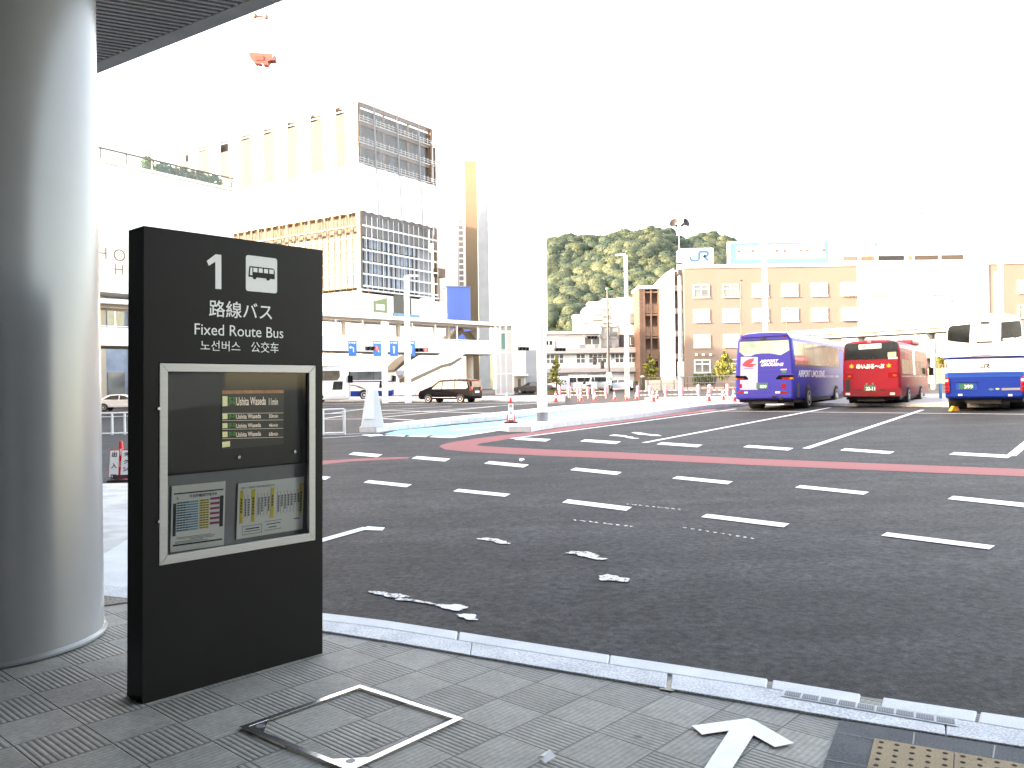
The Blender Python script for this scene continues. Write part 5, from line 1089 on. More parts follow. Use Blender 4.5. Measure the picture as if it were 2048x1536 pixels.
# lift tower and white kiosk at its right end
FE = Facade(992, 98, 0); lift = thing('lift_tower', 'glass and white lift tower at the right end of the footbridge', 'lift tower', FE.o, 0)
lw = FE.t(1026); m_ = MB(); lh = FE.z(648, 1010)
for x in (0, lw*.28, lw*.62, lw): m_.box(x-.08, -.08, 0, x+.08, .08, lh)
for z in (0, 2.4, 4.9, 7.3, lh-.2): m_.box(.09, -.07, z, lw-.09, .07, z+.16)
m_.box(-.2, -.2, lh, lw+.2, 3, lh+.35); m_.build('frame', K['white_metal'], lift)
m_ = MB(); m_.face([(0, .1, .2), (lw, .1, .2), (lw, .1, lh), (0, .1, lh)]); m_.build('glass', glassy('lift_glass', (.72, .76, .82)), lift)
m_ = MB(); m_.box(.1, 2.2, 0, lw-.1, 2.9, lh); m_.build('shaft', K['white_plaster'], lift); m_ = MB(); m_.box(lw*.34, .6, 5.4, lw*.6, .9, 7.2); m_.build('lift_car', MT('lift_green', (.25, .5, .38), .4), lift)
FK = Facade(1026, 100, 0); kio = thing('kiosk', 'white kiosk block with a beige doorway between lift tower and parked cars', 'kiosk', FK.o, 0)
m_ = MB(); kw = FK.t(1050); m_.box(0, 0, 0, kw, 3, FK.z(650, 1040)); m_.box(kw, .3, 0, FK.t(1082), 3, FK.z(742, 1060)); m_.build('wall', K['white_plaster'], kio); m_ = MB(); m_.box(.1, -.5, FK.z(752, 1040), kw+.4, -.003, FK.z(748, 1040)); m_.build('awning', K['white'], kio)
m_ = MB(); m_.box(.15, -.04, 0, kw-.1, -.003, FK.z(754, 1040)); m_.build('door', K['beige'], kio); m_ = MB(); m_.box(kw*.4, -.06, 0, kw*.65, -.042, FK.z(757, 1040)); m_.build('window', K['brown_metal'], kio)
m_ = MB(); m_.box(FK.t(1052), .22, .3, FK.t(1076), .296, FK.z(700, 1060)); m_.build('shutter', K['grey_wall'], kio)
# ------------------------------------------------------------------ blue lane signs, signals and lamp posts
for px, lb, arrow in ((705, 'blue turn-left lane sign hanging leftmost under the footbridge', 1), (755, 'blue turn-left lane sign second from the left under the footbridge', 1), (788, 'blue bus lane sign partly hidden by the thinner white post', 0), (822, 'blue lane sign just right of the lamp post under the footbridge', 0)):
    Y = 76 if px < 770 else 80; c = AT(px, 697, Y); t = thing('lane_sign', lb, 'sign', c, 0, 'blue lane signs on the footbridge'); w, h_ = .40*Y/76*.95, .70*Y/76
    m_ = MB(); m_.box(-w, -.04, -h_, w, .04, h_); m_.build('panel', K['sign_blue'], t)
    m_ = MB(); m_.box(-w*.35, .04, .1, -w*.25, .3, .2); m_.box(w*.25, .04, .1, w*.35, .3, .2); m_.build('bracket', K['grey_metal'], t)
    m_ = MB()
    if arrow: m_.path([(.10, -.05, -.34), (.10, -.05, .02), (.02, -.05, .10), (-.16, -.05, .10)], .05, 6); m_.prism([(-.12, -.06, .24), (-.30, -.06, .10), (-.12, -.06, -.04)], (0, .015, 0))
    else: m_.ball((0, -.045, .10), .11, (1, .1, 1.3)); m_.ball((0, -.045, -.16), .10, (1, .1, 1.2)); m_.ball((0, -.045, -.38), .09, (1, .1, 1))
    m_.build('symbol', K['white'], t)
    m_ = MB(); put_text(m_, '駐車場' if arrow else '降車場', (-w*.75, -.044, h_*.62), (1, 0, 0), (0, 0, 1), w*1.5, h_*.24, .03); m_.build('lettering', K['white'], t)
def signal(px, py, Y, label, lit=None, ang=0):
    t = thing('traffic_signal', label, 'traffic signal', AT(px, py, Y), ang)
    m_ = MB(); m_.box(-.62, -.1, -.19, .62, .1, .19); m_.build('housing', K['dark_metal'], t, bev=.03)
    for i, x in enumerate((-.4, 0, .4)):
        m_ = MB(); m_.lathe([(.15, -.1), (.15, -.14), (.001, -.15)], (x, 0, 0), 16, axis='y'); m_.build('lamp', MT('signal_red', (.8, .03, .03), .3, em=1.5) if (lit and i == 2) else K['black_gloss'], t)
        m_ = MB(); m_.prism([(x+.17*math.cos(a), -.1, .17*math.sin(a)) for a in [PI*j/8 for j in range(9)]]+[(x+.15*math.cos(a), -.1, .15*math.sin(a)) for a in [PI*(8-j)/8 for j in range(9)]], (0, -.22, 0)); m_.build('visor', K['black'], t)
    m_ = MB(); m_.tube((0, .1, 0), (0, .5, .35), .04); m_.build('bracket', K['pole_grey'], t)
signal(744, 697, 74, 'dark traffic signal between the two left blue lane signs', 1, .5); signal(843, 700, 78, 'traffic signal lit red right of the lamp post under the footbridge', 1); signal(1047, 697.5, 90, 'dark hanging signal left of the thick white pole', None, .3); signal(1120, 699, 90, 'dark hanging signal right of the thick white pole', None, .3); signal(1184, 675, 95, 'brownish hanging signal left of the signal pole top', None, .2)
def white_pole(label, px, py, Y, h, r, head=None, r1=None, base=False, mat='pole_white', name='lamp_post'):
    p = ONG(px, Y) if py is None else G(px, py); t = thing(name, label, 'lamp post' if head else 'pole', p)
    m_ = MB(); m_.tube((0, 0, 0), (0, 0, h), r, r1 or r*.8, 20); m_.build('pole', K[mat], t, 40)
    if base: m_ = MB(); m_.tube((0, 0, 0), (0, 0, .3), r*1.12, r*1.12, 20); m_.build('base_collar', K['grey_metal'], t, 40)
    if head:
        sx, ln = head; m_ = MB(); m_.tube((0, 0, h-.05), (sx*ln*.4, 0, h+.05), r*.4); m_.box(min(0, sx*ln)+(0 if sx > 0 else 0), -.16, h-.02, max(0, sx*ln), .16, h+.10); m_.build('lamp_head', K['white'], t, bev=.03)
    return t
def hpx(py, px, Y): x = (px-1024)/FPX*Y; return CAMZ+(hz(px)-py)/FPX*Y-gz(x, Y)
p = G(1085, 842, .2); tp = white_pole('thick white painted pole standing on the wide kerb island', 1085, 842, p.y, 13.5, .175, None, .15, True, name='island_pole')
tp.location = p
white_pole('white lamp post with short arm between signal pole and brown tower', 1255, None, 64, hpx(511, 1255, 64), .16, (-1, .75), .13)
white_pole('tall white lamp post with arm to the right before the construction site', 816, None, 72, hpx(553, 816, 72), .28, (1, 1.0), .20)
white_pole('plain white post just left of the lamp post before the construction site', 770, None, 74, hpx(643, 770, 74), .27, None, .25, name='plain_post')
white_pole('thick white mast rising behind the violet coach past the cyan billboard', 1532, None, 62, hpx(440, 1532, 62), .20, None, .17, name='tall_mast')
white_pole('thick white mast behind the tall blue and white coach', 2004, None, 62, hpx(440, 2004, 62), .20, None, .17, name='tall_mast')
# dark shield shaped mirror between the posts
mi = thing('traffic_mirror', 'dark shield shaped mirror panel hung between the two white posts', 'mirror', AT(800, 749, 73)); m_ = MB()
m_.prism([(-.42,0,.32),(0,0,.40),(.42,0,.32),(.36,0,.05),(.2,0,-.25),(0,0,-.42),(-.2,0,-.25),(-.36,0,.05)], (0, .06, 0)); m_.build('panel', K['bluegrey'], mi, bev=.01)
m_ = MB(); m_.prism([(-.30,-.004,-.05),(.30,-.004,-.05),(.18,-.004,-.24),(0,-.004,-.38),(-.18,-.004,-.24)], (0, .003, 0)); m_.build('lower_face', K['tan'], mi); m_ = MB(); m_.tube((-.9, .08, .1), (.6, .08, .1), .03); m_.build('arm', K['pole_white'], mi)
def slim_lamp(px, pyb, pyt, Y, label, kind, mat='brown_metal', r=.06):
    p = ONG(px, Y); h_ = hpx(pyt, px, Y); t = thing('street_lamp', label, 'street lamp', p); m_ = MB(); m_.tube((0, 0, 0), (0, 0, h_), r, r*.8, 12); m_.build('pole', K[mat], t, 40)
    m_ = MB()
    if kind == 'cap': m_.lathe([(.06, h_-.02), (.22, h_+.02), (.24, h_+.10), (.06, h_+.16), (.001, h_+.17)], n=16)
    else: m_.tube((0, 0, h_-.05), (.25, 0, h_), .05); m_.ball((kind*.95, 0, h_), .75, (1, .45, .16), 14)
    m_.build('lamp_head', K['beige'] if kind not in ('cap',) else K[mat], t, 40)
slim_lamp(1484, 0, 562, 92, 'thin brown lamp post with flat cap left of the white mast', 'cap'); slim_lamp(1575, 0, 620, 96, 'thin brown lamp post standing behind the violet coach roof', 'cap'); slim_lamp(1906, 0, 603, 94, 'thin brown lamp post behind the left edge of the tall coach roof', 'cap')
slim_lamp(1827, 0, 427, 112, 'very tall white mast with a brown saucer lamp above the office roof', 1.15, 'pole_white', .10)
slim_lamp(1690, 0, 493, 112, 'tall white mast with a grey leaf shaped lamp beside the cyan billboard', 1, 'pole_white', .08)
# loudspeaker pole
Y = 60; p = ONG(1362, Y); lp_ = thing('loudspeaker_pole', 'dark grey pole carrying two horn loudspeakers against the hill', 'pole', p); hh = hpx(442, 1361, Y); hm = hpx(552, 1361, Y)
m_ = MB(); m_.tube((0, 0, 0), (0, 0, 2.4), .19, .17, 16); m_.tube((0, 0, 2.4), (0, 0, hm), .16, .13, 16); m_.tube((0, 0, hm), (0, 0, hh), .05, .035, 10); m_.build('pole', K['pole_grey'], lp_, 40)
zs = hpx(452, 1361, Y)
for sg in (-1, 1):
    m_ = MB(); m_.lathe([(a*1.2, b_*1.2) for a, b_ in ((.05, 0), (.07, .15), (.12, .28), (.22, .42), (.27, .46), (.24, .44), (.10, .26), (.001, .20))], n=18)
    o = m_.build('horn', K['dark_metal'], lp_, 40, loc=(sg*.14, 0, zs)); o.rotation_euler = (rad(48), sg*rad(62), 0); 
    m_ = MB(); m_.tube((0, 0, zs-.12), (sg*.3, 0, zs+.02), .04); m_.build('horn_bracket', K['dark_metal'], lp_)
m_ = MB(); m_.box(-.16, -.2, hm+.1, .16, .1, hm+.45); m_.tube((-.2, 0, hm+.9), (.2, 0, hm+.9), .09); m_.build('amplifier', K['dark_metal'], lp_, bev=.03)
m_ = MB(); m_.box(-.25, -.3, 1.5, .2, -.1, 2.6); m_.build('switch_box', K['pole_grey'], lp_, bev=.02)
# signal pole with its arms
Y = 84; p = ONG(1217.5, Y); sp_ = thing('signal_pole', 'dark signal pole with two hanging signals and a cap lamp', 'signal pole', p); hh = hpx(580, 1217, Y)
m_ = MB(); m_.tube((0, 0, 0), (0, 0, hh*.62), .15, .12, 14); m_.tube((0, 0, hh*.62), (0, 0, hh), .11, .10, 14); m_.build('pole', K['dark_metal'], sp_, 40)
m_ = MB(); m_.lathe([(.1, hh), (.2, hh+.05), (.2, hh+.2), (.001, hh+.25)], n=14); m_.build('lamp_cap', K['green'], sp_, 40)
za = hpx(714, 1217, Y); m_ = MB(); m_.tube((0, 0, za), (-1.5, 0, za), .05); m_.tube((0, 0, hpx(637, 1217, Y)), (1.9, 0, hpx(637, 1217, Y)), .04); m_.build('arm', K['dark_metal'], sp_)
for x, z in ((-1.4, za-.35), (-.62, za-.75)):
    m_ = MB(); m_.box(x-.2, -.12, z-.42, x+.2, .12, z+.42); o = m_.build('signal_head', K['dark_metal'], sp_, bev=.03)
    m_ = MB(); m_.tube((x, -.12, z+.2), (x, -.2, z+.2), .13); m_.tube((x, -.12, z-.2), (x, -.2, z-.2), .13); m_.build('visor', K['black'], o)
m_ = MB(); m_.ball((.5, 0, za-.5), .22); m_.tube((0, 0, za-.3), (.5, 0, za-.5), .04); m_.build('mirror', K['white'], sp_, 40)
m_ = MB(); m_.box(-.24, -.3, .9, .24, -.16, 2.1); m_.build('notice_board', K['white'], sp_); m_ = MB(); m_.box(.05, -.315, 1.3, .2, -.302, 1.8); m_.box(-.2, -.315, .95, .2, -.302, 1.1); m_.build('board_mark', K['green'], sp_)
p2 = ONG(1251, 80); t = thing('utility_pole', 'thin dark utility pole beside the white lamp post with a crossarm', 'pole', p2); m_ = MB(); hh = hpx(632, 1251, 80); m_.tube((0, 0, 0), (0, 0, hh), .09, .08, 10); m_.build('pole', K['brown_metal'], t, 40); m_ = MB(); m_.prism([(-.9,-.1,hh-.3),(.3,-.1,hh+.1),(.3,-.1,hh+.3),(-.3,-.1,hh+.1),(-.9,-.1,hh-.1)], (0, .3, 0)); m_.build('lamp_head', K['grey_metal'], t)
# ------------------------------------------------------------------ grey service block
def B(root):
    def f(name, mat, fn, smooth=None, bev=0, parent=None):
        m_ = MB(); fn(m_); return m_.build(name, K[mat] if isinstance(mat, str) else mat, parent or root, smooth, bev)
    return f
FG = Facade(1080, 113, 0); gb = thing('service_block', 'low grey and white service block with two dark ledges behind parked vans', 'building', FG.o, 0); q = B(gb); X = FG.t(1284); z = lambda py: FG.z(py, 1150)
q('wall', 'pale_wall', lambda m: (m.box(0, 0, 0, X, 8, z(700)), m.box(.3, 1.6, z(700), FG.t(1206), 8, z(668))))
q('ledge', 'grey_wall', lambda m: (m.box(-.2, -.9, z(707), X, .0, z(697)), m.box(-.2, -.9, z(745), X, .0, z(736)))); q('roof', 'pale_wall', lambda m: (m.box(-.3, .6, z(667), FG.t(1206), 8, z(662)), [m.box(FG.t(px), 1.2, z(672), FG.t(px)+.3, 1.6, z(667)) for px in (1090, 1129, 1169, 1200)]))
def win(x0, x1, y0, y1, n, nm='window', mat='window_reflection', yy=-.03):
    w_ = q(nm, 'window_glass', lambda m: m.box(FG.t(x0), yy, z(y1), FG.t(x1), .02, z(y0)))
    def fr(m):
        a, b_ = FG.t(x0), FG.t(x1)
        for i in range(n+1): x = a+(b_-a)*i/n; m.box(x-.05, yy-.05, z(y1), x+.05, yy-.002, z(y0))
        m.box(a+.06, yy-.045, (z(y0)+z(y1))/2-.04, b_-.06, yy-.004, (z(y0)+z(y1))/2+.04); m.box(a-.06, yy-.05, z(y1)-.08, b_+.06, yy-.002, z(y1)-.001)
    q('window_frame', 'white', fr, parent=w_)
for x0, x1, n in ((1092, 1128, 4), (1153, 1171, 2), (1178, 1214, 4), (1222, 1248, 3), (1256, 1280, 3)): win(x0, x1, 709, 726, n)
for x0, x1 in ((1093, 1099), (1101, 1107)):
    q('window', 'dark_glass', lambda m: m.box(FG.t(x0), 1.55, z(688), FG.t(x1), 1.62, z(680)))
q('window', 'brown_metal', lambda m: m.box(FG.t(1173), 1.55, z(688), FG.t(1186), 1.62, z(674))); q('window', 'window_glass', lambda m: m.box(FG.t(1188), 1.55, z(688), FG.t(1202), 1.62, z(674)))
q('shutter', 'mid_grey', lambda m: m.box(FG.t(1116), -.04, 0, FG.t(1136), .02, z(749))); q('garage_door', 'white', lambda m: m.box(FG.t(1138), -.04, 0, FG.t(1173), .02, z(752)))
for a, b_ in ((1139, 1149), (1153, 1170)): q('garage_window', 'black', lambda m: m.box(FG.t(a), -.07, z(759), FG.t(b_), -.043, z(755)))
q('garage_door', 'white', lambda m: m.box(FG.t(1214), -.04, 0, FG.t(1250), .02, z(750))); q('lintel', 'white', lambda m: (m.box(FG.t(1137), -.2, z(751.5), FG.t(1174), -.045, z(747)), m.box(FG.t(1213), -.2, z(749.5), FG.t(1251), -.045, z(746)))); q('door', 'bluegrey', lambda m: m.box(FG.t(1268), -.04, 0, FG.t(1280), .02, z(752)))
q('roof_plant', 'grey_metal', lambda m: [m.box(FG.t(px), -.6, z(697), FG.t(px)+w_, -.2, z(697)+h_) for px, w_, h_ in ((1110, .3, 1.0), (1138, .1, .6), (1160, .8, .5), (1190, .5, .4), (1225, .4, .6))]); q('rail', 'grey_metal', lambda m: m.tube((FG.t(1145), -.5, z(690)), (FG.t(1205), -.5, z(691)), .04))
# glazed stair head and white upper storeys behind
q('stair_head', 'mid_grey', lambda m: m.box(FG.t(1205), .4, z(695), FG.t(1240), 6, z(655))); q('stair_frame', 'grey_metal', lambda m: ([m.box(FG.t(px)-.08, .3, z(695), FG.t(px)+.08, .4, z(653)) for px in (1205, 1221, 1238)], m.box(FG.t(1204), .3, z(655), FG.t(1241), .39, z(652)), m.box(FG.t(1204), .3, z(678), FG.t(1241), .39, z(674))))
q('stair_glass', 'window_glass', lambda m: (m.box(FG.t(1222), .34, z(674), FG.t(1237), .398, z(664)),)); q('upper_wall', 'white_plaster', lambda m: (m.box(FG.t(1240), .8, z(700), X, 7, z(603)),)); q('recess', 'interior_shade', lambda m: m.box(FG.t(1241), .7, z(695), FG.t(1281), .79, z(670)))  # recess is a flat panel darkened like an unlit room
win(1261, 1276, 628, 648, 2, yy=.72); win(1263, 1277, 676, 690, 2, yy=.64)
# ------------------------------------------------------------------ brown slatted stair tower with the white fin
FR = Facade(1281, 108, 0); tw = thing('stair_tower', 'brown slatted stair tower with a white fin wall between service block and office', 'building', FR.o, 0); q = B(tw); z = lambda py: FR.z(py, 1300); t_ = FR.t
q('slatted_side', 'brown_slat', lambda m: (m.box(0, 0, -.5, t_(1290), 6, z(578)), [m.box(-.04, -.05, z(578)-.5*i-.3, t_(1290), 0-.002, z(578)-.5*i-.05) for i in range(26)])); q('stair_core', 'brown_slat', lambda m: m.box(t_(1290)+.01, 1.2, -.5, t_(1320), 6, z(576)))
ztop, n = z(579), 4; fh = (ztop-.2)/4.3
q('roof_edge', 'cream', lambda m: m.box(-.1, -.2, z(578), t_(1322), 6, z(571)))
def rails(m):
    for i in range(5):
        zz = ztop-.3-fh*i; m.box(t_(1290), -.1, zz-.14, t_(1319), .1, zz+.05, 0)
        m.box(t_(1290), -.06, zz-fh*.55, t_(1319), .04, zz-fh*.95, 1)
        for j in range(9): x = t_(1290)+(t_(1319)-t_(1290))*j/8; m.box(x-.03, -.12, zz-fh*.95, x+.03, -.065, zz-fh*.5, 0)
    for px in (1290.5, 1304, 1318.5): m.box(t_(px)-.09, -.14, -.4, t_(px)+.09, .06, ztop, 0)
q('balcony_rails', [K['brown_slat'], K['wood']], rails)
q('fin_wall', 'white_plaster', lambda m: m.prism([(t_(1321),-.8,-.5),(t_(1349),-.8,-.5),(t_(1349),-.8,z(540)),(t_(1345),-.8,z(540)),(t_(1321),-.8,z(563))], (0, 5, 0))); q('recess_wall', 'brown_slat', lambda m: (m.box(t_(1349)+.01, .8, -.5, t_(1371), 5, z(541)),))
for i in range(5): q('landing_slab', 'beige', lambda m: m.box(t_(1349)+.02, .1, ztop-fh*i-.2, t_(1370), .79, ztop-fh*i+.5))
# ------------------------------------------------------------------ railway office
FO = Facade(1371, 107, rad(.0)); of = thing('railway_office', 'long peach and cream office building with square windows behind the buses', 'building', FO.o, 0); q = B(of); t_ = FO.t; z = lambda py, px=1500: FO.z(py, px)
zt_ = z(535, 1500); XE = t_(2330); xc0, xc1 = t_(1717), t_(1980)
q('wall', 'peach', lambda m: m.box(0, 0, -1.5, XE, 14, zt_)); q('cream_bay', 'cream', lambda m: m.box(xc0, -.09, -1.5, xc1, 0-.003, zt_+.15)); q('parapet', 'white_plaster', lambda m: m.box(-.1, -.12, zt_+.01, xc0-.01, 14, zt_+.4)); q('parapet', 'white_plaster', lambda m: m.box(xc1, -.12, zt_+.01, XE, 14, zt_+.4))
q('white_strip', 'white_plaster', lambda m: (m.box(t_(1991), -.12, -1, t_(2004), -.003, zt_-1),))
wz = [z(568), z(617.5), z(668), z(718)]; pitch = t_(1462)-t_(1403); wx0 = t_(1389); wwid = t_(1421)-wx0; whgt = z(568)-z(593)
r = random.Random(3)
def owin(x, zt2, mat, y=-.0):
    w_ = q('window', mat, lambda m: m.box(x+.1, y-.02, zt2-whgt+.1, x+wwid-.1, y+.02, zt2-.1))
    def fr(m):
        m.box(x, y-.10, zt2-whgt, x+.1, y-.003, zt2); m.box(x+wwid-.1, y-.10, zt2-whgt, x+wwid, y-.003, zt2); m.box(x+.1, y-.10, zt2-.1, x+wwid-.1, y-.003, zt2); m.box(x-.06, y-.16, zt2-whgt-.12, x+wwid+.06, y-.003, zt2-whgt)
        m.box(x+wwid/2-.05, y-.08, zt2-whgt+.1, x+wwid/2+.05, y-.021, zt2-.1); m.box(x+.1, y-.08, zt2-.62, x+wwid/2-.05, y-.021, zt2-.52); m.box(x+wwid/2+.05, y-.08, zt2-.62, x+wwid-.1, y-.021, zt2-.52)
    q('window_frame', 'white', fr, parent=w_)
for j in range(4):
    for i in range(15):
        x = wx0+pitch*i
        if x+wwid > t_(2200): break
        c = xc0-.3 < x+wwid and x < xc1+.2
        if x < xc0 < x+wwid or x < xc1 < x+wwid: continue
        if j == 3 and i > 4: continue
        owin(x, wz[j], 'window_glass' if (j, i) in ((0, 0), (0, 1), (3, 0), (1, 11), (3, 1)) else 'window_reflection', -.09 if c else 0)
for i in range(3): q('wall_lamp', 'white', lambda m: m.box(t_(1391)+i*.9, -.3, z(710), t_(1391)+i*.9+.25, -.005, z(706)))
# entrance canopy and brick piers seen between red bus and tall coach
q('entrance_canopy', 'pale_wall', lambda m: m.box(t_(1830), -3.2, z(716, 1870), t_(1900), -.51, z(708, 1870))); q('sign_band', MT('sign_band', (.62, .34, .25), .6), lambda m: (m.box(t_(1838), -.58, z(698, 1870), t_(1851), -.502, z(690, 1870)), m.box(t_(1861), -.58, z(698, 1870), t_(1889), -.502, z(690, 1870))))
q('entrance_recess', 'interior_shade', lambda m: m.box(t_(1848), -.6, 0, t_(1892), -.502, z(717, 1870))); q('pier', 'brick', lambda m: (m.box(t_(1863), -2.9, 0, t_(1874), -2.3, z(716, 1870)),))  # entrance recess is a flat sheet with the doorway's darkness painted on
# roof details: low wall openings under the signs
q('roof_screen', 'white', lambda m: m.box(t_(1455), 2.0, zt_+.4, t_(1712), 2.2, FO.z(529, 1560, 2.0))); q('roof_screen', 'white', lambda m: m.box(t_(1722), .6, zt_+.16, t_(1945), .8, zt_+1.8))
for a, b_, mt in ((1500, 1527, 'tan'), (1538, 1562, 'rust'), (1567, 1591, 'rust'), (1596, 1648, 'brown_slat')): q('roof_opening', mt, lambda m: m.box(t_(a, 1.9), 1.95, zt_+.42, t_(b_, 1.9), 1.995, FO.z(530.2, 1560, 1.95)))
for a, b_, mt in ((1690, 1719, 'rust'), (1726, 1752, 'rust'), (1760, 1812, 'black'), (1820, 1828, 'tan'), (1833, 1880, 'tan_sheet'), (1886, 1930, 'tan_sheet')): q('roof_opening', mt, lambda m: m.box(t_(a, .5), .55, zt_+.75, t_(b_, .5), .595, zt_+1.35))
# ------------------------------------------------------------------ signs on the office roof
def rf(px, py, y): return FO.t(px, y), FO.z(py, px, y)
y = 3.0; x0, zb0 = rf(1365, 536, y); x1, zt1 = rf(1430, 496, y); js = thing('rooftop_sign', 'white rooftop box sign with blue joined letters beside the loudspeaker pole', 'sign', FO.T()@Vector((x0, y, zb0)), 0); w, h_ = x1-x0, zt1-zb0
m_ = MB(); m_.box(0, 0, 0, w, 2.6, h_); m_.build('box', K['tower_white'], js, bev=.03); m_ = MB(); jr(m_, (w*.27, -.02, h_*.34), (1, 0, 0), (0, 0, 1), w*.60, 0, .19); m_.build('railway_mark', MT('jr_blue', (.008, .065, .16), .6), js)
m_ = MB(); put_text(m_, 'JR西日本', (w*.40, -.02, h_*.15), (1, 0, 0), (0, 0, 1), w*.36, h_*.09, .02); m_.build('lettering', K['sign_blue'], js)
y = 2.6; x0, zb0 = rf(1464, 528, y); x1, zt1 = rf(1661, 483.5, y); w, h_ = x1-x0, zt1-zb0; cs = thing('billboard', 'wide cyan framed rooftop billboard with white panel and faded red captions', 'billboard', FO.T()@Vector((x0, y, zb0)), 0)
m_ = MB(); m_.box(0, 0, 0, w, .5, h_); m_.build('panel', K['cyan_panel'], cs); m_ = MB(); m_.box(-.25, -.04, -.1, -.001, .6, h_+.15); m_.box(-.001, -.03, h_+.001, w+.1, .5, h_+.15); m_.build('edge_trim', K['white'], cs)
m_ = MB(); m_.prism([(w*.055,-.02,h_*.22),(w*.96,-.02,h_*.25),(w*.955,-.02,h_*.93),(w*.5,-.02,h_*.86),(w*.46,-.02,h_*.92),(w*.40,-.02,h_*.86),(w*.34,-.02,h_*.90),(w*.25,-.02,h_*.84),(w*.20,-.02,h_*.89),(w*.13,-.02,h_*.85),(w*.10,-.02,h_*.90),(w*.06,-.02,h_*.8)], (0, .018, 0)); wp = m_.build('white_panel', K['tower_white'], cs)
fr_ = MT('faded_red', (.17, .062, .058), .6)
for a, b_ in ((.07,.25),(.30,.49),(.535,.735),(.765,.965)):
    m_ = MB(); m_.box(w*a, -.03, h_*.52, w*(a+.035), -.021, h_*.66); m_.box(w*(b_-.035), -.03, h_*.53, w*b_, -.021, h_*.67); m_.prism([(w*(a+.035),-.03,h_*.64),(w*(b_-.035),-.03,h_*.65),(w*(b_-.035),-.03,h_*.67),(w*(a+.035),-.03,h_*.66)], (0, .009, 0)); m_.prism([(w*(a+.05),-.03,h_*.54),(w*(a+b_)/2,-.03,h_*.50),(w*(b_-.05),-.03,h_*.54),(w*(a+b_)/2,-.03,h_*.52)], (0, .009, 0)); m_.build('caption_bar', fr_, wp)
m_ = MB(); [m_.box(w*(.12+i*.085), .1, -1.2, w*(.12+i*.085)+.15, .4, 0-.002) for i in range(11)]; m_.build('support_posts', K['beige'], cs)
y = 3.4; x0, zb0 = rf(1668, 524, y); x1, zt1 = rf(1958, 476, y); w, h_ = x1-x0, zt1-zb0; ws = thing('billboard', 'long white rooftop billboard with barely legible pale cyan lettering', 'billboard', FO.T()@Vector((x0, y, zb0)), 0)
m_ = MB(); m_.box(0, 0, 0, w, .5, h_); m_.build('panel', K['tower_white'], ws); m_ = MB(); m_.box(w*.29, -.03, h_*.66, w*.315, -.001, h_*.88); m_.build('cyan_mark', K['cyan_panel'], ws)
pale = MT('pale_cyan', (.10, .20, .21), .6); r = random.Random(9); m_ = MB()
for i in range(15):
    cx = w*(.34+i*.039); 
    for j in range(5): a = r.uniform(0, PI); ln = r.uniform(.2, .45); px_, pz_ = cx+r.uniform(-.2, .2), h_*.76+r.uniform(-.3, .3); m_.bar((px_-ln*math.cos(a), -.012, pz_-ln*math.sin(a)), (px_+ln*math.cos(a), -.012, pz_+ln*math.sin(a)), .02, .07, up=(0, 1, 0))
m_.build('faded_lettering', pale, ws); m_ = MB()
for i in range(11):
    cx = w*(.44+i*.026)
    for j in range(3): a = r.uniform(0, PI); ln = r.uniform(.15, .32); px_, pz_ = cx+r.uniform(-.12, .12), h_*.33+r.uniform(-.22, .22); m_.bar((px_-ln*math.cos(a), -.012, pz_-ln*math.sin(a)), (px_+ln*math.cos(a), -.012, pz_+ln*math.sin(a)), .02, .05, up=(0, 1, 0))
m_.build('faded_lettering', MT('pale_brown', (.16, .13, .12), .6), ws); m_ = MB(); [m_.box(w*(.05+i*.09), .1, -1.6, w*(.05+i*.09)+.2, .4, -.002) for i in range(11)]; m_.build('support_posts', K['white'], ws)
# ------------------------------------------------------------------ bus shelter roof behind the buses
S0, S1 = AT(1560, 668, 71), AT(1990, 640, 58); S1.z = S0.z; dv = (S1-S0); sl = dv.length; sa = math.atan2(dv.y, dv.x); sb = Vector((S0.x, S0.y, gz(S0.x, S0.y)))
sh_ = thing('bus_shelter', 'long grey steel bus shelter roof running behind the red bus', 'bus shelter', sb, sa); q = B(sh_); zh = S0.z-sb.z; sn = gz(S1.x, S1.y)-sb.z
q('roof', 'pale_wall', lambda m: m.box(0, 0, zh+.02, sl, 3.0, zh+.16)); q('gutter', 'grey_metal', lambda m: m.box(-.1, -.15, zh-.22, sl+.1, -.002, zh+.12)); q('ceiling_beam', 'mid_grey', lambda m: (m.box(0, 1.0, zh-.62, sl, 1.3, zh-.3),)); q('front_beam', 'mid_grey', lambda m: m.box(0, .15, zh-.55, sl, .35, zh-.25))
for x in (1.2, 6.6, 12.0): q('post', 'grey_metal', lambda m: (m.box(x, 1.0, sn*x/sl, x+.28, 1.28, zh-.6), m.prism([(x, .2, zh-.6), (x, 1.1, zh-.6), (x, 1.1, zh-1.1)], (.2, 0, 0))))
# ------------------------------------------------------------------ fences, planters, plants, small trees
def grid_fence(label, pxa, Ya, pxb, Yb, h, mat, n, name='mesh_fence'):
    A, Bq = ONG(pxa, Ya), ONG(pxb, Yb); d = Bq-A; L_ = Vector((d.x, d.y, 0)).length; t = thing(name, label, 'fence', A, math.atan2(d.y, d.x)); m_ = MB(); dz = d.z
    for zz in (.12, h*.5, h-.05): m_.tube((0, 0, zz), (L_, 0, zz+dz), .025, n=5)
    for i in range(n*6+1): x = L_*i/(n*6); m_.tube((x, 0, .1+dz*i/(n*6)), (x, 0, h-.06+dz*i/(n*6)), .012, n=4)
    m_.build('mesh_panel', K[mat], t)
    for i in range(n+1): x = L_*i/n; m_ = MB(); m_.tube((x, .03, dz*i/n), (x, .03, h+dz*i/n), .045, n=8); m_.build('post', K['dark_metal'] if mat != 'wood' else K[mat], t)
grid_fence('low mesh fence with dark posts below the peach office windows', 1296, 92, 1482, 90, 1.5, 'grey_metal', 7)
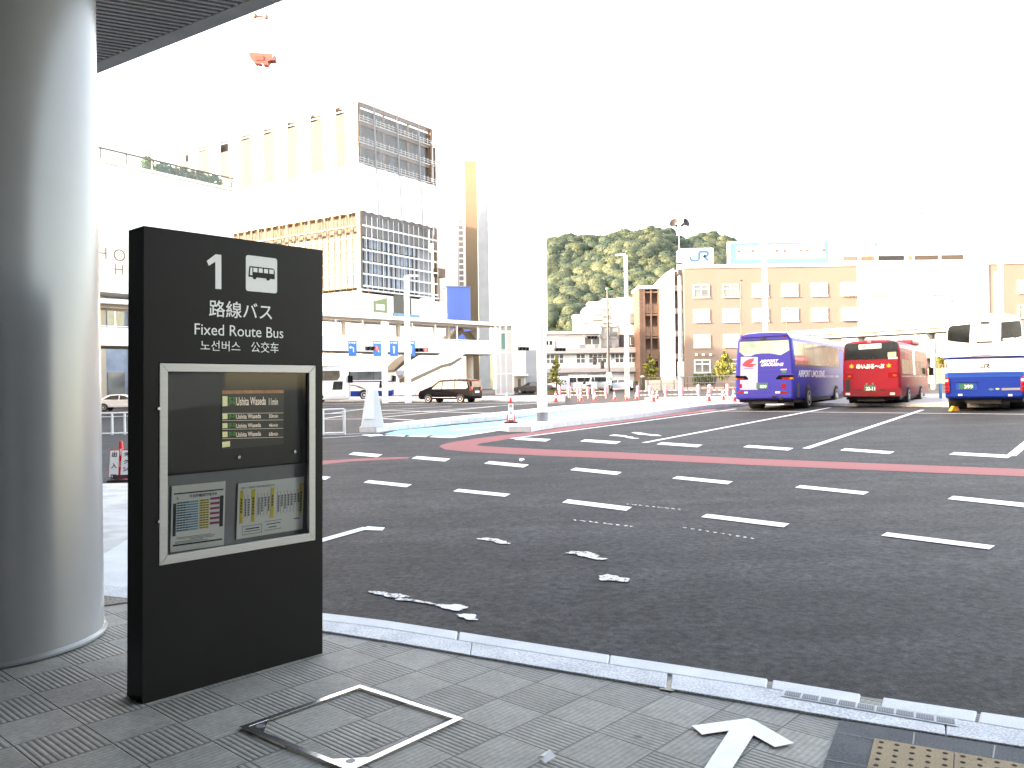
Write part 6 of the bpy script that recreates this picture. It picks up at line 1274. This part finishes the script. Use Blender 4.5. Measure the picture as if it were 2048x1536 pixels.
grid_fence('tan grid fence before the brick planter between red bus and tall coach', 1838, 80, 1905, 79, 1.9, 'wood', 5)
pb = ONG(1870, 86); pt_ = thing('planter', 'long pale brick planter wall behind the tan grid fence', 'planter', pb); m_ = MB(); m_.box(-3, 0, -.2, 3.2, .9, 1.55); m_.build('box', MT('planter_wall', (.56, .42, .22), .8, var=.08), pt_, bev=.02); m_ = MB(); m_.box(-2.9, .1, 1.551, 3.1, .8, 1.58); m_.build('soil', K['soil'], pt_)
for i, (dx, lb) in enumerate(((-1.35, 'yellow green bush left in the brick planter beside the red bus'), (.55, 'yellow green bush in the middle of the brick planter'), (1.5, 'yellow green bush right in the brick planter beside the tall coach'))):
    t = thing('planter_bush', lb, 'bush', pb+Vector((dx, .4, 1.58)), 0, 'bushes in the brick planter'); m_ = MB(); leaves(m_, (0, 0, .55), .55, .4, .62, 420, .10); m_.build('foliage', K['leaf_yellow'], t); m_ = MB(); m_.tube((0, 0, 0), (0, 0, .7), .05, .02, 6); m_.build('stem', K['bark'], t)
lwl = ONG(1385, 93); t = thing('garden_wall', 'low cream garden wall behind the mesh fence under the office', 'wall', lwl); m_ = MB(); m_.box(-5.2, 0, -.2, -1.2, .3, 1.1); m_.box(-1.2, .1, -.2, 6, .4, .25); m_.build('wall', K['cream'], t, bev=.02)
for i, px in enumerate((1392, 1403, 1416, 1426)):
    t = thing('low_bush', ['leftmost', 'second from left', 'third from left', 'rightmost'][i]+' of four small bushes under the ground floor office window', 'bush', ONG(px, 104), 0, 'bushes under the office window'); t.location.z += .2; m_ = MB(); leaves(m_, (0, 0, .8), .5, .4, .75, 260, .10); m_.build('foliage', K['hedge_leaf'], t); m_ = MB(); m_.tube((0, 0, -.2), (0, 0, .9), .05, .02, 6); m_.build('stem', K['bark'], t)
def small_tree(label, px, Y, h, w, mat, seed, shape='oval', n=900):
    rng = np.random.RandomState(seed); t = thing('small_tree', label, 'tree', ONG(px, Y)); m_ = MB(); m_.tube((0, 0, 0), (0, 0, h*.45), .09, .06, 8); m_.tube((0, 0, h*.45), (.05, 0, h*.92), .06, .015, 6)
    for i in range(9): a = rng.uniform(0, 6.28); z0 = h*rng.uniform(.3, .8); l_ = w*.45*(1-z0/h*.6); m_.tube((0, 0, z0), (l_*math.cos(a), l_*math.sin(a), z0+l_*.7), .03, .01, 5)
    m_.build('trunk', K['bark'], t, 40); m_ = MB()
    for i in range(16):
        f = i/15; zz = h*(.30+.66*f); ww = w*.5*(math.sin(PI*min(1, (f*.9+.16)))**.7 if shape == 'oval' else (1-f)*.95+.12); a = rng.uniform(0, 6.28)
        leaves(m_, (ww*.45*math.cos(a), ww*.45*math.sin(a), zz), ww*.62, ww*.62, h*.075, n//16, .11, 0, rng, .1)
    m_.build('crown', K[mat], t)
small_tree('bright yellow green young tree before the brown stair tower', 1300, 95, 4.0, 2.4, 'leaf_yellow', 1); small_tree('sparse yellowish sapling left of the signal pole before the vans', 1113, 93, 4.2, 2.5, 'leaf_yellow', 2, 'cone', 620); small_tree('yellow green tree half hidden by the violet coach', 1449, 92, 4.1, 3.2, 'leaf_yellow', 3, 'oval', 1000)
gst = thing('planting_bed', 'strip of dry yellow ground cover in front of the parked vans', 'planting bed', ONG(1130, 92)); m_ = MB(); m_.box(-3.3, -1, -.3, 4.2, 1.2, .25); m_.build('soil', K['soil'], gst); m_ = MB(); rng = np.random.RandomState(5)
for i in range(24): leaves(m_, (rng.uniform(-3.2, 4.1), rng.uniform(-1, 1.1), .3), .4, .4, .14, 60, .07, 0, rng, .1)
o = m_.build('ground_cover', K['leaf_yellow'], gst); o['kind'] = 'stuff'
for px, lb, hh, rr in ((1271, 'dark round planter pot left of the pair below the brown tower', .95, .28), (1285, 'tall dark planter pot with pale top below the brown tower', 1.5, .24)):
    t = thing('planter_pot', lb, 'planter', ONG(px, 90)); m_ = MB(); m_.lathe([(rr*.7, 0), (rr, hh*.8), (rr*1.05, hh), (rr*.85, hh), (rr*.8, hh*.9)], n=16); m_.build('pot', K['dark_metal'], t, 40); m_ = MB(); m_.ball((0, 0, hh+.1), rr, (1, 1, .6)); m_.build('plant_top', K['beige'] if px > 1280 else K['hedge_leaf'], t)
# ------------------------------------------------------------------ two tiny figures
def person(label, loc, rz, top, bottom, pose, scale=1):
    t = thing('person', label, 'person', loc, rz); me = bpy.data.meshes.new('body'); J = pose; names = list(J); vs_ = [J[n_][0] for n_ in names]; ix = {n_: i for i, n_ in enumerate(names)}
    ed_ = [(ix[a], ix[J[a][1]]) for a in names if J[a][1]]; me.from_pydata(vs_, ed_, []); o = bpy.data.objects.new('body', me); COL.objects.link(o); o.parent = t
    sk = o.modifiers.new('skin', 'SKIN'); 
    for i, n_ in enumerate(names): me.skin_vertices[0].data[i].radius = (J[n_][2],)*2; me.skin_vertices[0].data[i].use_root = (n_ == 'pelvis')
    o.modifiers.new('sub', 'SUBSURF').levels = 1; me.materials.append(K['skin'])
    dg = bpy.context.evaluated_depsgraph_get(); bpy.context.view_layer.update(); m2 = bpy.data.meshes.new_from_object(o.evaluated_get(bpy.context.evaluated_depsgraph_get())); o.modifiers.clear(); o.data = m2; m2.materials.clear()
    for q_ in ('skin', top, bottom): m2.materials.append(K[q_])
    hip = J['pelvis'][0][2]; neck = J['neck'][0][2]
    for p in m2.polygons:
        c = p.center; p.material_index = 0 if c.z > neck-.01 or c.z < .0 else (1 if c.z > hip+.02 else 2); p.use_smooth = True
    h_ = MB(); hc = Vector(J['head'][0]); h_.ball(hc+Vector((0, -.015, .045)), .118, (1, 1.05, 1.0), 12); h_.build('hair', K['black'], t, 60)
    return t
std = {'pelvis': ((0,0,.92),None,.15), 'chest': ((0,.0,1.28),'pelvis',.16), 'neck': ((0,0,1.46),'chest',.065), 'head': ((0,.02,1.60),'neck',.105), 'sl': ((-.19,0,1.40),'chest',.065), 'el': ((-.25,0,1.12),'sl',.05), 'hl': ((-.24,.08,.86),'el',.04), 'sr': ((.19,0,1.40),'chest',.065), 'er': ((.25,0,1.12),'sr',.05), 'hr': ((.24,.10,.88),'er',.04),
       'kl': ((-.10,.02,.50),'pelvis',.075), 'al': ((-.11,-.02,.09),'kl',.05), 'fl': ((-.11,.12,.05),'al',.045), 'kr': ((.10,.02,.50),'pelvis',.075), 'ar': ((.11,-.02,.09),'kr',.05), 'fr': ((.11,.12,.05),'ar',.045)}
p = ONG(1879, 100); person('person in a white top and dark trousers standing in the entrance behind the planter', p+Vector((0, 0, 1.35)), PI, 'cloth_white', 'cloth_dark', std)
m_ = MB(); m_.box(-2.5, -1.5, -.4, 2.6, 5.5, 1.347); t = tag(m_.build('entrance_step', K['concrete'], loc=p), 'raised concrete entrance step where the white-topped person stands', 'step')
# bicycle parked by the cones
p = ONG(1166, 88); bk = thing('bicycle', 'dark bicycle parked behind the cones left of the signal pole', 'bicycle', p, rad(8)); 
for x in (-.52, .52):
    m_ = MB(); n = 20
    for i in range(n): a, b_ = 2*PI*i/n, 2*PI*(i+1)/n; m_.tube((x+.33*math.cos(a), 0, .33+.33*math.sin(a)), (x+.33*math.cos(b_), 0, .33+.33*math.sin(b_)), .018, n=5)
    for i in range(6): a = PI*i/6; m_.tube((x+.32*math.cos(a), 0, .33+.32*math.sin(a)), (x-.32*math.cos(a), 0, .33-.32*math.sin(a)), .004, n=4)
    m_.build('wheel', K['black_rubber'], bk)
m_ = MB(); [m_.tube(a, b_, .018, n=6) for a, b_ in (((-.52,0,.33),(-.05,0,.30)), ((-.05,0,.30),(-.22,0,.85)), ((-.52,0,.33),(-.2,0,.78)), ((-.05,0,.30),(.38,0,.80)), ((-.2,0,.76),(.36,0,.84)), ((.52,0,.33),(.34,0,.98)))]; m_.build('frame', K['dark_metal'], bk)
m_ = MB(); m_.ball((-.23, 0, .92), .12, (1.2, .7, .35)); m_.build('saddle', K['black'], bk); m_ = MB(); m_.path([(.2, -.26, 1.02), (.34, -.05, 1.02), (.34, .05, 1.02), (.2, .26, 1.02)], .018); m_.build('handlebar', K['black'], bk); m_ = MB(); m_.box(.45, -.18, .72, .80, .18, .98); m_.build('basket', K['dark_metal'], bk)
m_ = MB(); m_.prism([(-.2,-.1,.95),(.28,-.1,1.05),(.22,-.1,1.75),(.05,-.1,1.15)], (0, .2, 0)); m_.build('rain_cover', K['cloth_dark'], bk)
# ------------------------------------------------------------------ tower cranes over the sites
def lattice(m, a, b_, w, n, r=.09):
    a, b_ = Vector(a), Vector(b_); d = (b_-a).normalized(); u = d.orthogonal().normalized()*w; v = d.cross(u).normalized()*w; cs_ = [u+v, u-v, -u-v, v-u]
    for c in cs_: m.tube(a+c*.5, b_+c*.5, r, n=5)
    for i in range(n):
        p, q_ = a.lerp(b_, i/n), a.lerp(b_, (i+1)/n)
        for j in range(4): m.tube(p+cs_[j]*.5, q_+cs_[(j+1) % 4]*.5, r*.6, n=4)
Yc = 200; c0 = AT(531, 300, Yc); zb = c0.z; zd = AT(531, 132, Yc).z
cr = thing('tower_crane', 'white luffing tower crane with red machinery deck above the construction site', 'crane', (c0.x, Yc, 20)); m_ = MB(); lattice(m_, (0, 0, 0), (0, 0, zd-20), 1.8, 26, .11); m_.build('mast', K['tower_white'], cr)
P2 = lambda px, py: Vector((AT(px, py, Yc).x-c0.x, 0, AT(px, py, Yc).z-20))
m_ = MB(); m_.prism([P2(*s_)+Vector((0, -1, 0)) for s_ in ((499,110),(505,108),(550,111),(552,123),(541,124),(538,126),(538,133),(511,129),(505,122))], (0, 2, 0)); m_.build('machinery_deck', MT('crane_red', (.22, .035, .032), .6, var=.25, sc=.6), cr)
m_ = MB(); m_.box(*(P2(514,124)+Vector((0,-1.15,0))), *(P2(530,116)+Vector((0,-1.01,0)))); m_.build('winch_house', MT('crane_dark_red', (.13, .02, .02), .6), cr); m_ = MB(); lattice(m_, P2(548,117), P2(566,-90), 1.4, 14, .08); m_.build('jib', K['tower_white'], cr); m_ = MB(); m_.tube(P2(508,34)+Vector((0,0,.2)), P2(532,33), .22); m_.ball(P2(510,32), .6); m_.ball(P2(532,34), .6); m_.build('sheave_bar', MT('crane_pink', (.20, .10, .09), .6), cr)
m_ = MB(); m_.tube(P2(505,110), P2(509,33), .07); m_.tube(P2(532,34), P2(533,110), .07); m_.build('stay_cable', K['tower_white'], cr)
Yc = 212; c0 = AT(1040, 380, Yc); P2 = lambda px, py: Vector((AT(px, py, Yc).x-c0.x, 0, AT(px, py, Yc).z-FW.o.z-FW.z(352, 1040)))
cr = thing('tower_crane', 'white tower crane with small dark fittings above the blank white tower', 'crane', (c0.x, Yc, FW.o.z+FW.z(352, 1040))); m_ = MB(); lattice(m_, (0, 0, 0), P2(1042, 88), 1.6, 16, .09); m_.build('mast', K['tower_white'], cr); m_ = MB(); lattice(m_, P2(1042, 84), P2(1094, 64), .9, 6, .06); m_.build('jib', K['tower_white'], cr); m_ = MB(); m_.ball(P2(1045, 80), .6, (1.6, 1, .6)); m_.ball(P2(1098, 62), .4); m_.ball(P2(1091, 68), .3, (1.5, 1, .7)); m_.build('fittings', K['grey_wall'], cr)
# ------------------------------------------------------------------ hillside: houses, wood
def house(label, px, pxr, pyt, pyb, Y, tiers, roof='pale_wall', blue=False):
    A = AT(px, pyb, Y); w = (pxr-px)/FPX*Y; h_ = (pyb-pyt)/FPX*Y; t = thing('hillside_house', label, 'house', A, 0, None); q = B(t); fh = h_/tiers
    q('wall', 'house_wall', lambda m: m.box(0, 0, -12, w, 10, h_))
    for i in range(tiers):
        q('balcony', 'pale_wall', lambda m: m.box(.3, -.9, fh*i+.1, w-.3, -.002, fh*i+1.0)); q('window', 'mid_grey', lambda m: [m.box(w*(j+.2)/4, -.05, fh*i+1.15, w*(j+.75)/4, .02, fh*(i+1)-.4) for j in range(4)])
    if blue: q('roof', 'sky_blue_ink', lambda m: m.prism([(-.5,-.6,h_),(w+.5,-.6,h_),(w*.5,4,h_+2.2)], (0, .3, 0)))
    else: q('roof', roof, lambda m: m.box(-.4, -.5, h_, w+.4, 10.4, h_+.5))
house('white terraced house with a small gable at the foot of the wood', 1150, 1186, 632, 662, 300, 4); house('white hillside house with a blue roof above the terraced house', 1166, 1206, 618, 640, 315, 2, blue=True); house('broad white hillside block rising behind the stair head', 1180, 1262, 606, 672, 330, 5); house('upper white hillside block just left of the brown tower', 1236, 1284, 598, 640, 345, 3); house('narrow white hillside house with wide eaves behind the lamp post', 1208, 1246, 600, 612, 352, 1)
prof_px = [(960,720),(1040,640),(1080,520),(1097,478),(1140,474),(1200,473),(1250,464),(1285,458),(1315,455),(1345,460),(1375,478),(1395,470),(1420,464),(1445,466),(1462,474),(1480,490),(1520,520),(1600,560),(1750,610),(2100,680)]
Y0h, Y1h = 380, 640
def skyl(px): return np.interp(px, [a for a, b_ in prof_px], [b_ for a, b_ in prof_px])
def hill(px, f):       # f = 0 foot .. 1 crest; the crest keeps the skyline
    Y = Y0h+(Y1h-Y0h)*f; zr = AT(px, skyl(px)+9, Y1h).z; x = AT(px, 600, Y).x; n_ = 5*math.sin(px*.013+f*5)+4*math.sin(px*.031-f*9)
    return Vector((x, Y, 1+(zr-1)*(f**.85)+n_*f*(1-f)*2))
m_ = MB(); nx, ny = 60, 14; pts = []
for j in range(ny+3):
    for i in range(nx+1):
        px = 940+(2150-940)*i/nx; p = hill(px, min(1, j/ny))
        if j > ny: p = p+Vector((0, (j-ny)*90, -(j-ny)*30))
        if j == 0: p.z = -8
        pts.append(p)
m_.faces(pts, [(j*(nx+1)+i, j*(nx+1)+i+1, (j+1)*(nx+1)+i+1, (j+1)*(nx+1)+i) for j in range(ny+2) for i in range(nx)]); o = m_.build('hill', MT('hill_soil', (.05, .06, .025), .9, var=.3, sc=.05), smooth=60); tag(o, kind='structure')
m_ = MB(); rng = np.random.RandomState(11)
for i in range(1150):
    px = rng.uniform(1075, 1520); f = rng.rand()**.8
    p = hill(px, f); rr = rng.uniform(4.2, 8.0)*(1 if f < .93 else .8); n = int(60+rr*12)
    m_.ball(p+Vector((0, .6, rr*.28)), rr*.9, (1, 1, .84), 10)
    leaves(m_, (p.x, p.y, p.z+rr*.35), rr, rr, rr*.84, n*2, .40, 0, rng, .8, .2)
o = m_.build('forest', K['forest'], smooth=60); tag(o, 'dense yellow green wood covering the hill behind the station', 'wood', kind='stuff')
